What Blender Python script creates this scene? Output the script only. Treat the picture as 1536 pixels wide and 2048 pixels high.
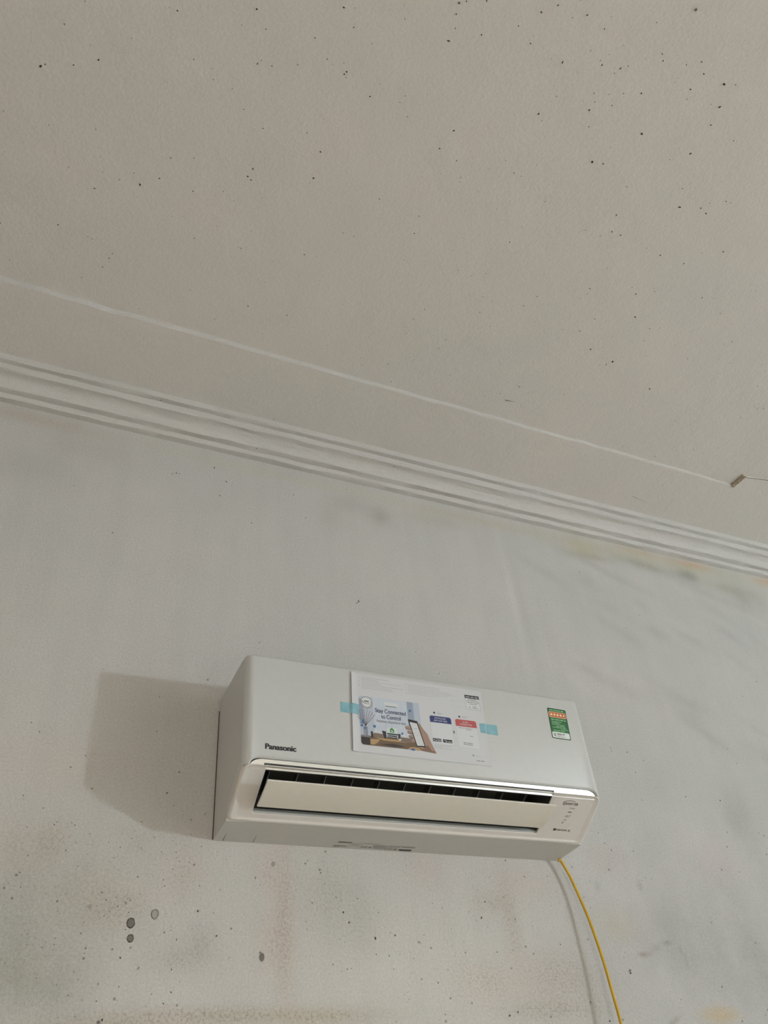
import bpy, bmesh, math, random
import numpy as np
from mathutils import Vector, Matrix

for o in list(bpy.data.objects):
    bpy.data.objects.remove(o)
scene = bpy.context.scene
COL = scene.collection
Z0 = 2.0                                   # height of the unit's underside above the floor

# ------------------------------------------------------------------ camera
cam_d = bpy.data.cameras.new('camera')
cam = bpy.data.objects.new('camera', cam_d)
COL.objects.link(cam)
cam_d.sensor_fit = 'VERTICAL'
cam_d.sensor_height = 24.0
cam_d.lens = 24.0 * 1618.52 / 2048.0
cam_d.clip_start = 0.01
Rt, Dn, Fw = (Vector((0.9138565, -0.3976863, -0.0819261)), Vector((0.2016554, 0.6196527, -0.7585286)),
              Vector((0.3524222, 0.6766655, 0.6464692)))
Mx = Matrix((Rt, -Dn, -Fw)).transposed().to_4x4()
Mx.translation = Vector((-0.36741, -1.54820, Z0 - 0.54394))
cam.matrix_world = Mx
scene.camera = cam

# ------------------------------------------------------------------ world, fill lights, exposure
world = bpy.data.worlds.new('world')
scene.world = world
world.use_nodes = True
world.node_tree.nodes['Background'].inputs[0].default_value = (0.9, 0.95, 1.0, 1)
world.node_tree.nodes['Background'].inputs[1].default_value = 0.3
scene.view_settings.view_transform = 'Standard'
scene.view_settings.look = 'None'
scene.view_settings.gamma = 1.0
scene.view_settings.use_curve_mapping = False
scene.view_settings.exposure = -0.33

ROOM = dict(x0=-2.6, x1=6.1, y0=-5.3, y1=0.0)
def area_light(name, loc, direction, sx, sy, power, color, spread=180):
    d = bpy.data.lights.new(name, 'AREA')
    d.shape = 'RECTANGLE'; d.size = sx; d.size_y = sy
    d.energy = power; d.color = color
    o = bpy.data.objects.new(name, d)
    COL.objects.link(o)
    o.location = loc
    d.spread = math.radians(spread)
    o.rotation_euler = Vector(direction).to_track_quat('-Z', 'Y').to_euler()
    return o
# added unseen fill: behind the camera, aimed at the floor, and warmer from the left
area_light('rear_fill', (-0.6, -5.40, 1.45), (0.8, 4.4, -1.45), 1.9, 1.5, 34, (1.0, 0.92, 0.81), 95)
area_light('left_fill', (-2.70, -2.2, 1.05), (1, 0.25, -0.45), 0.95, 2.0, 22.5, (1.0, 0.86, 0.72))
LAMP_POS = Vector((5.85, -4.70, Z0 - 0.45))
LAMP_RADIUS = 0.09
LAMP_STRENGTH = 2480.0
LAMP_COLOR = (0.75, 0.875, 0.98)

# ------------------------------------------------------------------ helpers
def mat(name, color, rough=0.5, metal=0.0, emit=0.0, alpha=1.0, spec=0.5, emit_color=None):
    m = bpy.data.materials.new(name)
    m.use_nodes = True
    b = m.node_tree.nodes['Principled BSDF']
    b.inputs['Base Color'].default_value = (*color, 1)
    b.inputs['Roughness'].default_value = rough
    b.inputs['Metallic'].default_value = metal
    b.inputs['Specular IOR Level'].default_value = spec
    b.inputs['Alpha'].default_value = alpha
    if emit:
        b.inputs['Emission Color'].default_value = (*(emit_color or color), 1)
        b.inputs['Emission Strength'].default_value = emit
    return m

def srgb(r, g, b):
    f = lambda c: (c / 255 / 12.92) if c / 255 <= 0.04045 else ((c / 255 + 0.055) / 1.055) ** 2.4
    return (f(r), f(g), f(b))

class N:
    """small node-building helper"""
    def __init__(self, m):
        self.t = m.node_tree; self.n = self.t.nodes; self.l = self.t.links
        self.bsdf = self.n['Principled BSDF']
    def new(self, kind, **kw):
        nd = self.n.new(kind)
        for k, v in kw.items():
            setattr(nd, k, v)
        return nd
    def link(self, a, b): self.l.new(a, b)
    def pos(self):
        return self.new('ShaderNodeNewGeometry').outputs['Position']
    def mapped(self, scale=(1, 1, 1), loc=(0, 0, 0), rot=(0, 0, 0)):
        mp = self.new('ShaderNodeMapping')
        mp.inputs['Scale'].default_value = scale
        mp.inputs['Location'].default_value = loc
        mp.inputs['Rotation'].default_value = rot
        self.link(self.pos(), mp.inputs['Vector'])
        return mp.outputs[0]
    def noise(self, scale, detail=3, rough=0.55, vec=None):
        nd = self.new('ShaderNodeTexNoise')
        nd.inputs['Scale'].default_value = scale
        nd.inputs['Detail'].default_value = detail
        nd.inputs['Roughness'].default_value = rough
        self.link(vec if vec is not None else self.pos(), nd.inputs['Vector'])
        return nd.outputs['Fac']
    def ramp(self, fac, a, b, lo=0.0, hi=1.0):
        mr = self.new('ShaderNodeMapRange', clamp=True)
        for i, v in zip((1, 2, 3, 4), (a, b, lo, hi)):
            mr.inputs[i].default_value = v
        self.link(fac, mr.inputs[0])
        return mr.outputs[0]
    def math(self, op, a, b=None):
        nd = self.new('ShaderNodeMath', operation=op)
        for i, v in enumerate((a, b)):
            if v is None: continue
            if isinstance(v, (int, float)): nd.inputs[i].default_value = v
            else: self.link(v, nd.inputs[i])
        return nd.outputs[0]
    def mix(self, fac, a, b, blend='MIX'):
        nd = self.new('ShaderNodeMix', data_type='RGBA', blend_type=blend)
        for sock, v in ((nd.inputs[0], fac), (nd.inputs[6], a), (nd.inputs[7], b)):
            if isinstance(v, (int, float)): sock.default_value = v
            elif isinstance(v, tuple): sock.default_value = (*v, 1) if len(v) == 3 else v
            else: self.link(v, sock)
        return nd.outputs[2]
    def bump(self, height, strength, dist, prev=None):
        nd = self.new('ShaderNodeBump')
        nd.inputs['Strength'].default_value = strength
        nd.inputs['Distance'].default_value = dist
        self.link(height, nd.inputs['Height'])
        if prev is not None: self.link(prev, nd.inputs['Normal'])
        return nd.outputs[0]

def mesh_obj(name, verts, faces, material=None, parent=None, smooth=False, mat_idx=None, mats=None):
    me = bpy.data.meshes.new(name)
    me.from_pydata([tuple(v) for v in verts], [], faces)
    for m in (mats or ([material] if material else [])):
        me.materials.append(m)
    if mat_idx is not None:
        me.polygons.foreach_set('material_index', mat_idx)
    bm = bmesh.new(); bm.from_mesh(me)
    if mat_idx is None or True:
        bmesh.ops.remove_doubles(bm, verts=bm.verts, dist=1e-7)
    bm.to_mesh(me); bm.free()
    if smooth:
        me.polygons.foreach_set('use_smooth', [True] * len(me.polygons))
    me.update()
    o = bpy.data.objects.new(name, me)
    COL.objects.link(o)
    if parent is not None:
        o.parent = parent
        o.location = parent.get('frame_shift', (0, 0, 0))
    return o

def fix_normals(o):
    bm = bmesh.new(); bm.from_mesh(o.data)
    bmesh.ops.recalc_face_normals(bm, faces=bm.faces)
    bm.to_mesh(o.data); bm.free()
    return o

def smooth_by_angle(o, deg=35):
    me = o.data
    me.polygons.foreach_set('use_smooth', [True] * len(me.polygons))
    me.set_sharp_from_angle(angle=math.radians(deg))
    return o

class B:
    """collects simple solids into one mesh"""
    def __init__(self): self.v = []; self.f = []
    def add(self, v, f):
        k = len(self.v); self.v += [tuple(p) for p in v]; self.f += [tuple(i + k for i in q) for q in f]
        return self
    def box(self, x0, x1, y0, y1, z0, z1):
        v = [(x, y, z) for x in (x0, x1) for y in (y0, y1) for z in (z0, z1)]
        return self.add(v, [(0, 1, 3, 2), (4, 6, 7, 5), (0, 4, 5, 1), (2, 3, 7, 6), (0, 2, 6, 4), (1, 5, 7, 3)])
    def prism(self, poly, axis, a, b):
        """poly = 2d points; axis 'x': (y,z) pairs extruded along x"""
        n = len(poly)
        mk = {'x': lambda p, t: (t, p[0], p[1]), 'y': lambda p, t: (p[0], t, p[1]), 'z': lambda p, t: (p[0], p[1], t)}[axis]
        v = [mk(p, a) for p in poly] + [mk(p, b) for p in poly]
        f = [tuple(range(n))[::-1], tuple(range(n, 2 * n))] + [(i, (i + 1) % n, n + (i + 1) % n, n + i) for i in range(n)]
        return self.add(v, f)
    def lathe(self, prof, c, axis=(0, 0, 1), seg=24):
        ax = Vector(axis).normalized(); e1 = ax.orthogonal().normalized(); e2 = ax.cross(e1)
        v = []; f = []
        for (r, h) in prof:
            for k in range(seg):
                a = 2 * math.pi * k / seg
                v.append(Vector(c) + ax * h + (e1 * math.cos(a) + e2 * math.sin(a)) * r)
        for i in range(len(prof) - 1):
            for k in range(seg):
                f.append((i * seg + k, i * seg + (k + 1) % seg, (i + 1) * seg + (k + 1) % seg, (i + 1) * seg + k))
        f.append(tuple(range(seg))[::-1]); m = (len(prof) - 1) * seg; f.append(tuple(range(m, m + seg)))
        return self.add(v, f)
    def tube(self, pts, r, seg=10):
        pts = [Vector(p) for p in pts]; v = []; f = []
        for i, p in enumerate(pts):
            t = (pts[min(i + 1, len(pts) - 1)] - pts[max(i - 1, 0)]).normalized()
            e1 = t.cross(Vector((0, 1, 0.01))).normalized(); e2 = t.cross(e1)
            for k in range(seg):
                a = 2 * math.pi * k / seg
                v.append(p + (e1 * math.cos(a) + e2 * math.sin(a)) * r)
        for i in range(len(pts) - 1):
            for k in range(seg):
                f.append((i * seg + k, i * seg + (k + 1) % seg, (i + 1) * seg + (k + 1) % seg, (i + 1) * seg + k))
        f.append(tuple(range(seg))[::-1]); m = (len(pts) - 1) * seg; f.append(tuple(range(m, m + seg)))
        return self.add(v, f)
    def build(self, name, material, parent=None, smooth=None):
        o = fix_normals(mesh_obj(name, self.v, self.f, material, parent))
        if smooth: smooth_by_angle(o, smooth)
        return o

def struct(o): o['kind'] = 'structure'; return o
def tag(o, label, cat, group=None):
    o['label'] = label; o['category'] = cat
    if group: o['group'] = group
    return o
def empty(name, loc, shift=True):
    o = bpy.data.objects.new(name, None)
    o.empty_display_size = 0.1
    COL.objects.link(o); o.location = loc
    if shift:       # children are modelled in unit coordinates whose origin is (0, 0, Z0)
        o['frame_shift'] = (-loc[0], -loc[1], Z0 - loc[2])
    return o

# ------------------------------------------------------------------ setting: materials
def plaster(name, base, blotch, speck_amt, streak, speck_floor=None, grain=(0.94, 1.05), relief=0.32):
    m = mat(name, base, rough=0.93, spec=0.15)
    n = N(m)
    big = n.ramp(n.noise(2.1, 4, 0.55), 0.32, 0.68)
    mid = n.ramp(n.noise(7.0, 4, 0.6), 0.3, 0.7)
    col = n.mix(big, tuple(c * k for c, k in zip(base, blotch[0])), tuple(c * k for c, k in zip(base, blotch[1])))
    col = n.mix(n.math('MULTIPLY', mid, 0.55), col, tuple(c * k for c, k in zip(base, blotch[2])))
    if streak:
        st = n.ramp(n.noise(1.0, 4, 0.6, n.mapped(scale=(16, 16, 1.6))), 0.4, 0.75)
        col = n.mix(n.math('MULTIPLY', st, streak), col, tuple(c * 0.78 for c in base))
    # fine roller grain
    g = n.ramp(n.noise(240, 3, 0.65), 0.3, 0.7, grain[0], grain[1])
    col = n.mix(1.0, col, g, 'MULTIPLY')
    # pin-head mould pits, denser in patches
    vor = n.new('ShaderNodeTexVoronoi'); vor.inputs['Scale'].default_value = 70
    n.link(n.pos(), vor.inputs['Vector'])
    sep = n.new('ShaderNodeSeparateColor'); n.link(vor.outputs['Color'], sep.inputs[0])
    dens = n.ramp(n.noise(3.4, 4, 0.65), 0.42, 0.72, 0.0, 1.0)
    if speck_floor is not None:
        sx = n.new('ShaderNodeSeparateXYZ'); n.link(n.pos(), sx.inputs[0])
        hmask = n.ramp(sx.outputs['Z'], speck_floor[0], speck_floor[1], 1.0, speck_floor[2])
        dens = n.math('MULTIPLY', dens, hmask)
    dens = n.math('MULTIPLY', dens, speck_amt)
    on = n.math('GREATER_THAN', n.math('ADD', sep.outputs[0], dens), 1.0)
    rad = n.math('MULTIPLY', sep.outputs[1], 0.16)
    dot = n.math('MULTIPLY', n.math('LESS_THAN', vor.outputs['Distance'], rad), on)
    col = n.mix(n.math('MULTIPLY', dot, 0.62), col, (0.10, 0.09, 0.075))
    n.col = col
    h = n.noise(150, 4, 0.62)
    nrm = n.bump(n.noise(14, 3, 0.5), 0.12, 0.02)
    nrm = n.bump(h, relief, 0.004, nrm)
    n.link(nrm, n.bsdf.inputs['Normal'])
    n.link(col, n.bsdf.inputs['Base Color'])
    return m, n

WALL_BASE = (0.465, 0.457, 0.437)
M_wall, nw = plaster('wall_plaster', WALL_BASE, ((0.95, 0.965, 0.955), (1.05, 1.02, 1.02), (0.93, 0.935, 0.915)), 0.60, 0.24, (Z0 - 0.05, Z0 + 0.28, 0.10), (0.90, 1.08), 0.5)
att = nw.new('ShaderNodeAttribute', attribute_name='stain_and_light')
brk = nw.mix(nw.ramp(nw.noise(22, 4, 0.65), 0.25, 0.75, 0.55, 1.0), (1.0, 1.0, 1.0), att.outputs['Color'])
# crumbly grime that sits inside the darker stained patches
sepc = nw.new('ShaderNodeSeparateColor'); nw.link(att.outputs['Color'], sepc.inputs[0])
gr = nw.math('MULTIPLY', att.outputs['Alpha'], nw.ramp(nw.noise(190, 5, 0.8), 0.49, 0.58))
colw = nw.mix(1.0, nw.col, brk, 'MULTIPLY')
colw = nw.mix(nw.math('MULTIPLY', gr, 0.8), colw, (0.17, 0.145, 0.115))
nw.link(colw, nw.bsdf.inputs['Base Color'])

CEIL_BASE = (0.63, 0.607, 0.588)
M_ceil, nc = plaster('ceiling_plaster', CEIL_BASE, ((0.97, 0.985, 0.975), (1.03, 0.995, 0.985), (0.965, 0.985, 0.965)), 0.05, 0.0, None, (0.95, 1.04), 0.22)
M_trim, nt = plaster('cornice_plaster', (0.49, 0.48, 0.462), ((0.97, 0.97, 0.975), (1.03, 1.02, 1.01), (0.93, 0.92, 0.90)), 0.18, 0.0)
M_other, _ = plaster('room_plaster', (0.60, 0.575, 0.53), ((0.97, 0.97, 0.97), (1.03, 1.02, 1.01), (0.95, 0.94, 0.92)), 0.1, 0.2)
M_tan = mat('bare_plaster', (0.36, 0.30, 0.225), 0.95, spec=0.1)
ntan = N(M_tan)
ntan.link(ntan.mix(ntan.ramp(ntan.noise(120, 4, 0.7), 0.35, 0.65), (0.22, 0.18, 0.13), (0.46, 0.39, 0.30)), ntan.bsdf.inputs['Base Color'])
M_speck = mat('black_mould', (0.055, 0.050, 0.045), 0.95, spec=0.1)
M_ring = mat('grey_mould', (0.15, 0.142, 0.125), 0.95, spec=0.1)
M_ring2 = mat('faint_mould', (0.30, 0.285, 0.25), 0.95, spec=0.1)

M_floor = mat('floor_tile', (0.42, 0.33, 0.24), 0.45)
nf = N(M_floor)
br = nf.new('ShaderNodeTexBrick'); br.offset = 0.0
br.inputs['Scale'].default_value = 1.0; br.inputs['Brick Width'].default_value = 0.4; br.inputs['Row Height'].default_value = 0.4
br.inputs['Mortar Size'].default_value = 0.004
br.inputs['Color1'].default_value = (0.64, 0.55, 0.43, 1); br.inputs['Color2'].default_value = (0.60, 0.51, 0.40, 1); br.inputs['Mortar'].default_value = (0.25, 0.2, 0.15, 1)
nf.link(nf.pos(), br.inputs['Vector']); nf.link(br.outputs['Color'], nf.bsdf.inputs['Base Color'])

# ------------------------------------------------------------------ setting: shell
X0, X1, Y0, Y1 = ROOM['x0'], ROOM['x1'], ROOM['y0'], ROOM['y1']
ZC = Z0 + 1.1025          # underside of the ceiling border
ZTOP = ZC + 0.25
struct(B().box(X0, X1, Y0, Y1, -0.12, 0.0).build('floor', M_floor))
rng = np.random.default_rng(7)

def smooth_noise1(n, step, amp, seed):
    r = np.random.default_rng(seed)
    k = max(2, int(n / step) + 2)
    return np.interp(np.arange(n) / step, np.arange(k), r.normal(0, amp, k))

# the wall that carries the unit: fine grid where it is seen, so that stains and painted light can be laid onto it
gx = np.unique(np.concatenate([[X0], np.arange(-2.4, -0.85, 0.3), np.arange(-0.8, 2.3, 0.008), [2.5, 3.0, 4.0, 5.0, X1]]))
gz = np.unique(np.concatenate([np.arange(0, Z0 - 0.4, 0.3), np.arange(Z0 - 0.45, Z0 + 1.06, 0.008), [ZTOP]]))
nx, nz = len(gx), len(gz)
GX, GZ = np.meshgrid(gx, gz)
verts = np.stack([GX.ravel(), np.zeros(nx * nz), GZ.ravel()], 1)
ii = np.arange(nx * nz).reshape(nz, nx)
quads = np.stack([ii[:-1, :-1].ravel(), ii[:-1, 1:].ravel(), ii[1:, 1:].ravel(), ii[1:, :-1].ravel()], 1)
me = bpy.data.meshes.new('wall_front')
me.vertices.add(len(verts)); me.vertices.foreach_set('co', verts.ravel())
me.loops.add(quads.size); me.loops.foreach_set('vertex_index', quads.ravel())
me.polygons.add(len(quads)); me.polygons.foreach_set('loop_start', np.arange(0, quads.size, 4)); me.polygons.foreach_set('loop_total', np.full(len(quads), 4))
me.update(calc_edges=True)
rgb = np.ones((nx * nz, 3)); grime = np.zeros(nx * nz)
XX, ZZ = GX.ravel(), GZ.ravel() - Z0
def stain_and_light(x, z, rx, rz, col, g=0.0, ang=0.0, soft=1.0):
    c, s = math.cos(math.radians(ang)), math.sin(math.radians(ang))
    u = ((XX - x) * c + (ZZ - z) * s) / rx; v = (-(XX - x) * s + (ZZ - z) * c) / rz
    w = np.exp(-(u * u + v * v) ** soft)
    for k in range(3): rgb[:, k] *= 1 - w * (1 - col[k])
    grime[:] = np.maximum(grime, w * g)
CEIL_SPECKS = [(-0.529,-0.9262,0.8),(-0.5573,-0.8755,1.4),(-0.5888,-0.7865,1.7),(-0.5816,-0.7927,1.1),(-0.5333,-0.8105,1.1),(-0.4926,-0.8366,1.7),(-0.3899,-0.9719,0.8),(-0.3761,-0.9722,1.1),(-0.2448,-1.0279,1.4),(-0.0996,-1.0902,1.4),(-0.0704,-1.0663,1.2),(-0.1306,-1.0229,1.2),(-0.2632,-0.9927,0.8),(-0.0291,-1.0535,0.9),(-0.0539,-0.9891,1.5),(-0.0563,-0.9833,1.2),(-0.0516,-0.9792,0.9),(0.005,-0.9636,1.2),(-0.084,-0.9922,0.6),(-0.0654,-1.0025,0.9),(-0.2168,-0.9396,1.5),(-0.212,-0.9478,0.9),(-0.1902,-0.946,0.9),(-0.2865,-0.8815,0.9),(-0.2932,-0.9001,0.6),(-0.366,-0.844,0.6),(-0.2488,-0.8781,0.9),(-0.2176,-0.8489,0.9),(-0.0938,-0.9034,0.6),(-0.1715,-0.8271,0.9),(-0.1863,-0.8191,0.6),(-0.0864,-0.8512,0.9),(-0.4772,-0.7045,0.9),(-0.2848,-0.7176,0.9),(-0.1497,-0.7701,0.6),(-0.1666,-0.7389,1.9),(-0.1722,-0.7194,1.6),(-0.1631,-0.7141,1.3),(-0.0418,-0.7657,1.6),(-0.0453,-0.7536,0.7),(-0.3407,-0.6491,1.3),(-0.3914,-0.6416,0.9),(-0.3754,-0.6216,1.9),(-0.4609,-0.5793,1.3),(-0.2698,-0.6463,1.0),(-0.2106,-0.6691,0.7),(-0.1834,-0.6571,0.7),(0.108,-0.7731,1.0),(-0.3129,-0.5592,0.7),(-0.2973,-0.5746,0.7),(-0.2035,-0.5862,0.7),(-0.5141,-0.4606,0.7),(-0.5728,-0.4257,0.7),(-0.5689,-0.4065,0.7),(-0.5961,-0.3708,0.7),(-0.0758,-0.6093,0.7),(-0.4507,-0.8669,0.6),(-0.3296,-0.9027,0.9),(-0.4161,-0.3965,1.0),(0.0021,-1.1344,0.6),(0.0121,-1.1149,0.9),(0.0975,-1.1579,1.7),(0.1066,-1.1362,0.9),(0.0939,-1.1768,1.7),(0.1058,-1.1839,1.2),(0.1397,-1.1989,1.2),(0.105,-1.1124,1.5),(0.1587,-1.1452,1.2),(0.2163,-1.185,0.9),(0.2539,-1.167,1.2),(0.2446,-1.2209,1.5),(0.2677,-1.2428,1.5),(0.3286,-1.2499,1.2),(0.3733,-1.2648,0.6),(0.3734,-1.2427,0.9),(0.331,-1.1622,1.5),(0.3063,-1.1582,0.6),(0.3988,-1.1927,1.2),(0.407,-1.1871,1.2),(0.4394,-1.1841,0.9),(0.4456,-1.1956,1.3),(0.4569,-1.205,0.9),(0.409,-1.2085,0.6),(0.4256,-1.2325,0.6),(0.5171,-1.3361,2.4),(0.461,-1.2905,0.9),(0.5073,-1.2488,1.3),(0.5167,-1.2393,1.3),(0.5656,-1.2509,1.3),(0.5907,-1.2664,1.3),(0.61,-1.2505,1.3),(0.6046,-1.2165,1.6),(0.5655,-1.2155,0.6),(0.5648,-1.2234,0.6),(0.6629,-1.2505,2.0),(0.6864,-1.2583,1.3),(0.5144,-1.1724,1.3),(0.4803,-1.1584,1.0),(0.4347,-1.1225,1.0),(0.4333,-1.105,1.6),(0.4718,-1.1298,1.0),(0.4517,-1.0764,1.3),(0.351,-1.09,0.6),(0.3388,-1.0587,1.6),(0.3527,-1.0501,0.7),(0.1922,-0.9653,1.9),(0.1811,-0.9214,1.3),(0.0657,-0.9752,0.9),(0.0703,-0.9904,0.9),(0.1377,-1.0207,0.6),(0.2478,-1.0837,0.6),(0.5664,-1.1052,2.4),(0.6931,-1.175,1.4),(0.6856,-1.2114,1.7),(0.7637,-1.167,1.0),(0.6941,-1.1103,1.7),(0.5217,-1.0571,0.7),(0.5024,-1.0152,2.1),(0.527,-1.0212,1.4),(0.3556,-0.9323,1.0),(0.3748,-0.9319,1.0),(0.2267,-0.9111,1.0),(0.3253,-0.95,0.7),(0.6078,-0.9968,1.1),(0.7296,-1.0399,1.1),(0.7529,-1.0011,2.2),(0.8015,-1.0171,1.5),(0.8215,-1.011,1.5),(0.8453,-1.0514,1.8),(0.859,-1.0527,1.1),(0.6011,-0.9236,0.7),(0.627,-0.9322,1.5),(0.6424,-0.8934,1.5),(0.65,-0.8799,0.7),(0.667,-0.8939,1.5),(0.4312,-0.7849,1.1),(0.7464,-0.8879,0.8),(0.7905,-0.884,1.5),(0.9298,-0.9471,1.6),(0.2551,-0.8719,0.7),(0.2073,-0.8737,0.7),(0.2982,-0.9207,0.7),(0.2669,-0.9004,0.7),(0.3626,-0.8455,0.7),(0.2714,-0.6586,0.7),(0.4197,-0.6918,0.8),(0.553,-0.6445,1.2),(0.6823,-0.7463,1.2),(0.7932,-0.5892,2.1),(0.8743,-0.5742,2.2),(0.8426,-0.7157,1.6),(0.7468,-0.6742,1.2),(0.9016,-0.6994,1.3),(0.9695,-0.8248,1.2),(0.8425,-0.7965,1.2),(0.8017,-0.7729,1.6),(1.0322,-0.5309,1.8),(0.8665,-0.4229,0.9),(1.4038,-0.5851,1.4),(1.0562,-0.4736,0.9),(0.9635,-0.6914,0.8),(1.1275,-0.7284,0.9),(0.6852,-0.6172,0.8),(0.631,-0.775,0.8),(0.6906,-0.8082,0.8)]
WALL_SPECKS = [(-0.3761,0.8011,1.4),(-0.1529,0.9054,1.6),(-0.1439,0.9107,2.0),(-0.1356,0.9106,1.2),(-0.0482,0.9584,2.1),(-0.0143,0.9191,2.1),(0.3394,0.6116,2.6),(0.335,0.6054,1.7),(0.1711,0.9245,1.8),(0.2038,0.8516,1.8),(-0.2562,0.3538,0.6),(-0.2916,0.3217,0.6),(-0.0188,-0.1246,1.9),(-0.1442,-0.1995,1.6),(-0.1386,-0.1293,1.4),(-0.1932,-0.1208,0.8),(-0.2544,-0.1302,0.8),(-0.2513,-0.1338,0.8),(-0.2098,-0.1464,1.0),(-0.2124,-0.1634,1.0),(-0.2507,-0.1715,1.0),(-0.2511,-0.1809,0.9),(-0.2695,-0.1854,0.9),(-0.2652,-0.1771,0.6),(-0.2521,-0.1892,0.6),(-0.2461,-0.1025,0.8),(-0.254,-0.1057,0.6),(-0.2592,-0.1096,0.5),(-0.2773,-0.1044,0.8),(-0.3189,-0.0945,1.1),(-0.3133,-0.1183,0.6),(-0.3203,-0.2088,0.8),(-0.3384,-0.1225,0.6),(-0.3315,-0.1421,0.7),(-0.2023,-0.1936,0.8),(-0.2141,-0.2208,0.9),(-0.206,-0.2314,0.6),(-0.2268,-0.2171,0.6),(-0.2184,-0.2539,1.3),(-0.2699,-0.2295,1.0),(-0.1733,-0.2623,1.2),(-0.1122,-0.2143,1.1),(-0.0578,-0.2167,1.4),(-0.0612,-0.2102,0.7),(-0.0748,-0.1597,1.4),(-0.053,-0.171,1.3),(-0.064,-0.1562,0.8),(-0.027,-0.153,0.7),(-0.055,-0.1953,0.7),(-0.0879,-0.2531,1.0),(-0.0554,-0.2508,1.3),(-0.0664,-0.2667,1.2),(-0.0849,-0.0739,1.0),(-0.0814,-0.0837,1.1),(-0.0521,-0.067,0.7),(-0.0924,-0.0255,0.9),(-0.0742,-0.1294,0.7),(-0.1825,-0.2435,0.5),(-0.1853,-0.2518,0.5),(-0.1942,-0.2495,0.4),(-0.1787,-0.1106,1.1),(-0.1578,-0.1207,1.1),(-0.1434,-0.1074,1.0),(-0.1785,-0.1361,1.2),(-0.1589,-0.2277,0.6),(-0.2954,-0.2322,0.6),(-0.3007,-0.2421,0.5),(-0.2744,-0.2609,0.6),(-0.2687,-0.2672,0.7),(-0.1911,-0.277,0.7),(-0.1662,-0.2916,2.7),(-0.1607,-0.2882,1.7),(0.0854,-0.0638,1.6),(0.0166,-0.1638,1.5),(0.0965,-0.1892,1.8),(0.0415,-0.1983,1.0),(0.0194,-0.0874,1.0),(0.094,-0.0756,0.8),(0.2157,-0.0493,1.5),(0.184,-0.1368,1.1),(0.1963,-0.1479,0.8),(0.186,-0.15,0.8),(0.2235,-0.0687,0.9),(0.2591,-0.1192,2.0),(0.2707,-0.1366,2.0),(0.2459,-0.0927,1.2),(0.2899,-0.0934,1.2),(0.3227,-0.1638,2.3),(0.3638,-0.1576,1.8),(0.3219,-0.1906,1.2),(0.3484,-0.1935,1.8),(0.371,-0.1902,0.9),(0.2343,-0.2078,1.4),(0.2621,-0.2155,1.1),(0.2698,-0.2144,0.8),(0.2511,-0.2192,0.8),(0.1824,-0.1951,0.8),(0.4265,-0.1558,0.9),(0.4331,-0.0171,1.0),(0.6063,-0.0079,1.1),(0.575,-0.0911,1.7),(0.5613,-0.1219,2.0),(0.4459,-0.2381,1.2),(0.5853,-0.1844,1.6),(0.6114,-0.2881,1.9),(0.5912,-0.2942,2.2),(0.4527,-0.0982,1.0),(0.4733,-0.1057,1.0),(0.534,-0.111,1.0),(-0.3402,0.1822,1.3),(-0.3393,0.1799,1.1),(-0.3323,0.1917,0.6),(-0.3412,0.1978,0.5),(-0.2504,0.143,1.0),(-0.2338,0.1485,0.7),(-0.1259,0.2824,1.1),(-0.1178,0.2822,0.6),(-0.1057,0.2811,0.6),(-0.1238,0.2067,1.1),(-0.0923,0.0841,1.5),(-0.0778,0.0608,0.9),(-0.1902,0.125,0.5),(-0.2913,0.3214,0.7),(-0.305,0.2374,0.5),(-0.3666,0.2149,0.6),(-0.3433,0.0532,0.7),(-0.3078,0.0393,1.2),(-0.2842,0.011,1.2),(-0.2797,0.0164,1.2),(-0.2492,0.0124,1.2),(-0.2554,0.0167,0.9),(-0.3279,0.0043,1.2),(-0.2427,-0.0177,0.9),(-0.2221,-0.0006,1.1),(-0.3823,0.1448,0.8),(-0.3557,0.1048,0.6),(1.0167,0.2903,1.6),(1.0164,0.283,1.3),(1.067,0.2847,1.6),(1.4269,0.3312,1.5),(1.0752,0.2314,1.9),(1.217,0.1801,1.7),(1.3317,0.1791,2.4),(1.317,0.0963,1.7),(0.9174,-0.0134,1.1),(1.1703,-0.1183,1.5),(0.9022,-0.2172,3.1),(0.9032,-0.2213,2.1),(0.8222,-0.3069,2.2),(0.8205,-0.1762,1.0),(1.0185,-0.2709,1.1),(0.9202,0.047,2.0),(0.9093,0.0699,1.4),(0.9356,0.0317,1.4),(0.9986,0.0332,1.5)]
# seeps and mould below the cornice
stain_and_light(1.589, 1.004, .085, .015, (1.03, .83, .71)); stain_and_light(1.93, 1.002, .08, .020, (1.03, .83, .71))
stain_and_light(1.35, 1.008, .10, .012, (1.0, .90, .80)); stain_and_light(1.45, .985, .45, .030, (.97, .95, .85)); stain_and_light(1.12, .965, .06, .035, (.96, .92, .80))
stain_and_light(1.544, .950, .045, .022, (.74, .74, .72), .35); stain_and_light(1.37, .950, .12, .020, (.82, .82, .79), .2, -6); stain_and_light(1.16, .940, .07, .014, (.88, .87, .84), .1)
stain_and_light(1.70, .93, .13, .025, (.90, .89, .85), .1); stain_and_light(1.80, .90, .10, .05, (.92, .91, .88))
stain_and_light(.335, .935, .06, .030, (.92, .91, .90)); stain_and_light(.425, .915, .035, .035, (.86, .85, .83), .1); stain_and_light(.60, .945, .10, .025, (.95, .93, .90)); stain_and_light(.28, .88, .04, .05, (.95, .94, .92))
stain_and_light(.2, .985, .4, .014, (1.0, .98, .92)); stain_and_light(.75, .985, .2, .014, (.98, .95, .88))
stain_and_light(-.48, .84, .09, .05, (.93, .93, .92)); stain_and_light(-.38, .93, .12, .04, (.95, .94, .93)); stain_and_light(-.5, .99, .15, .02, (.97, .90, .85), .2)
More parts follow.
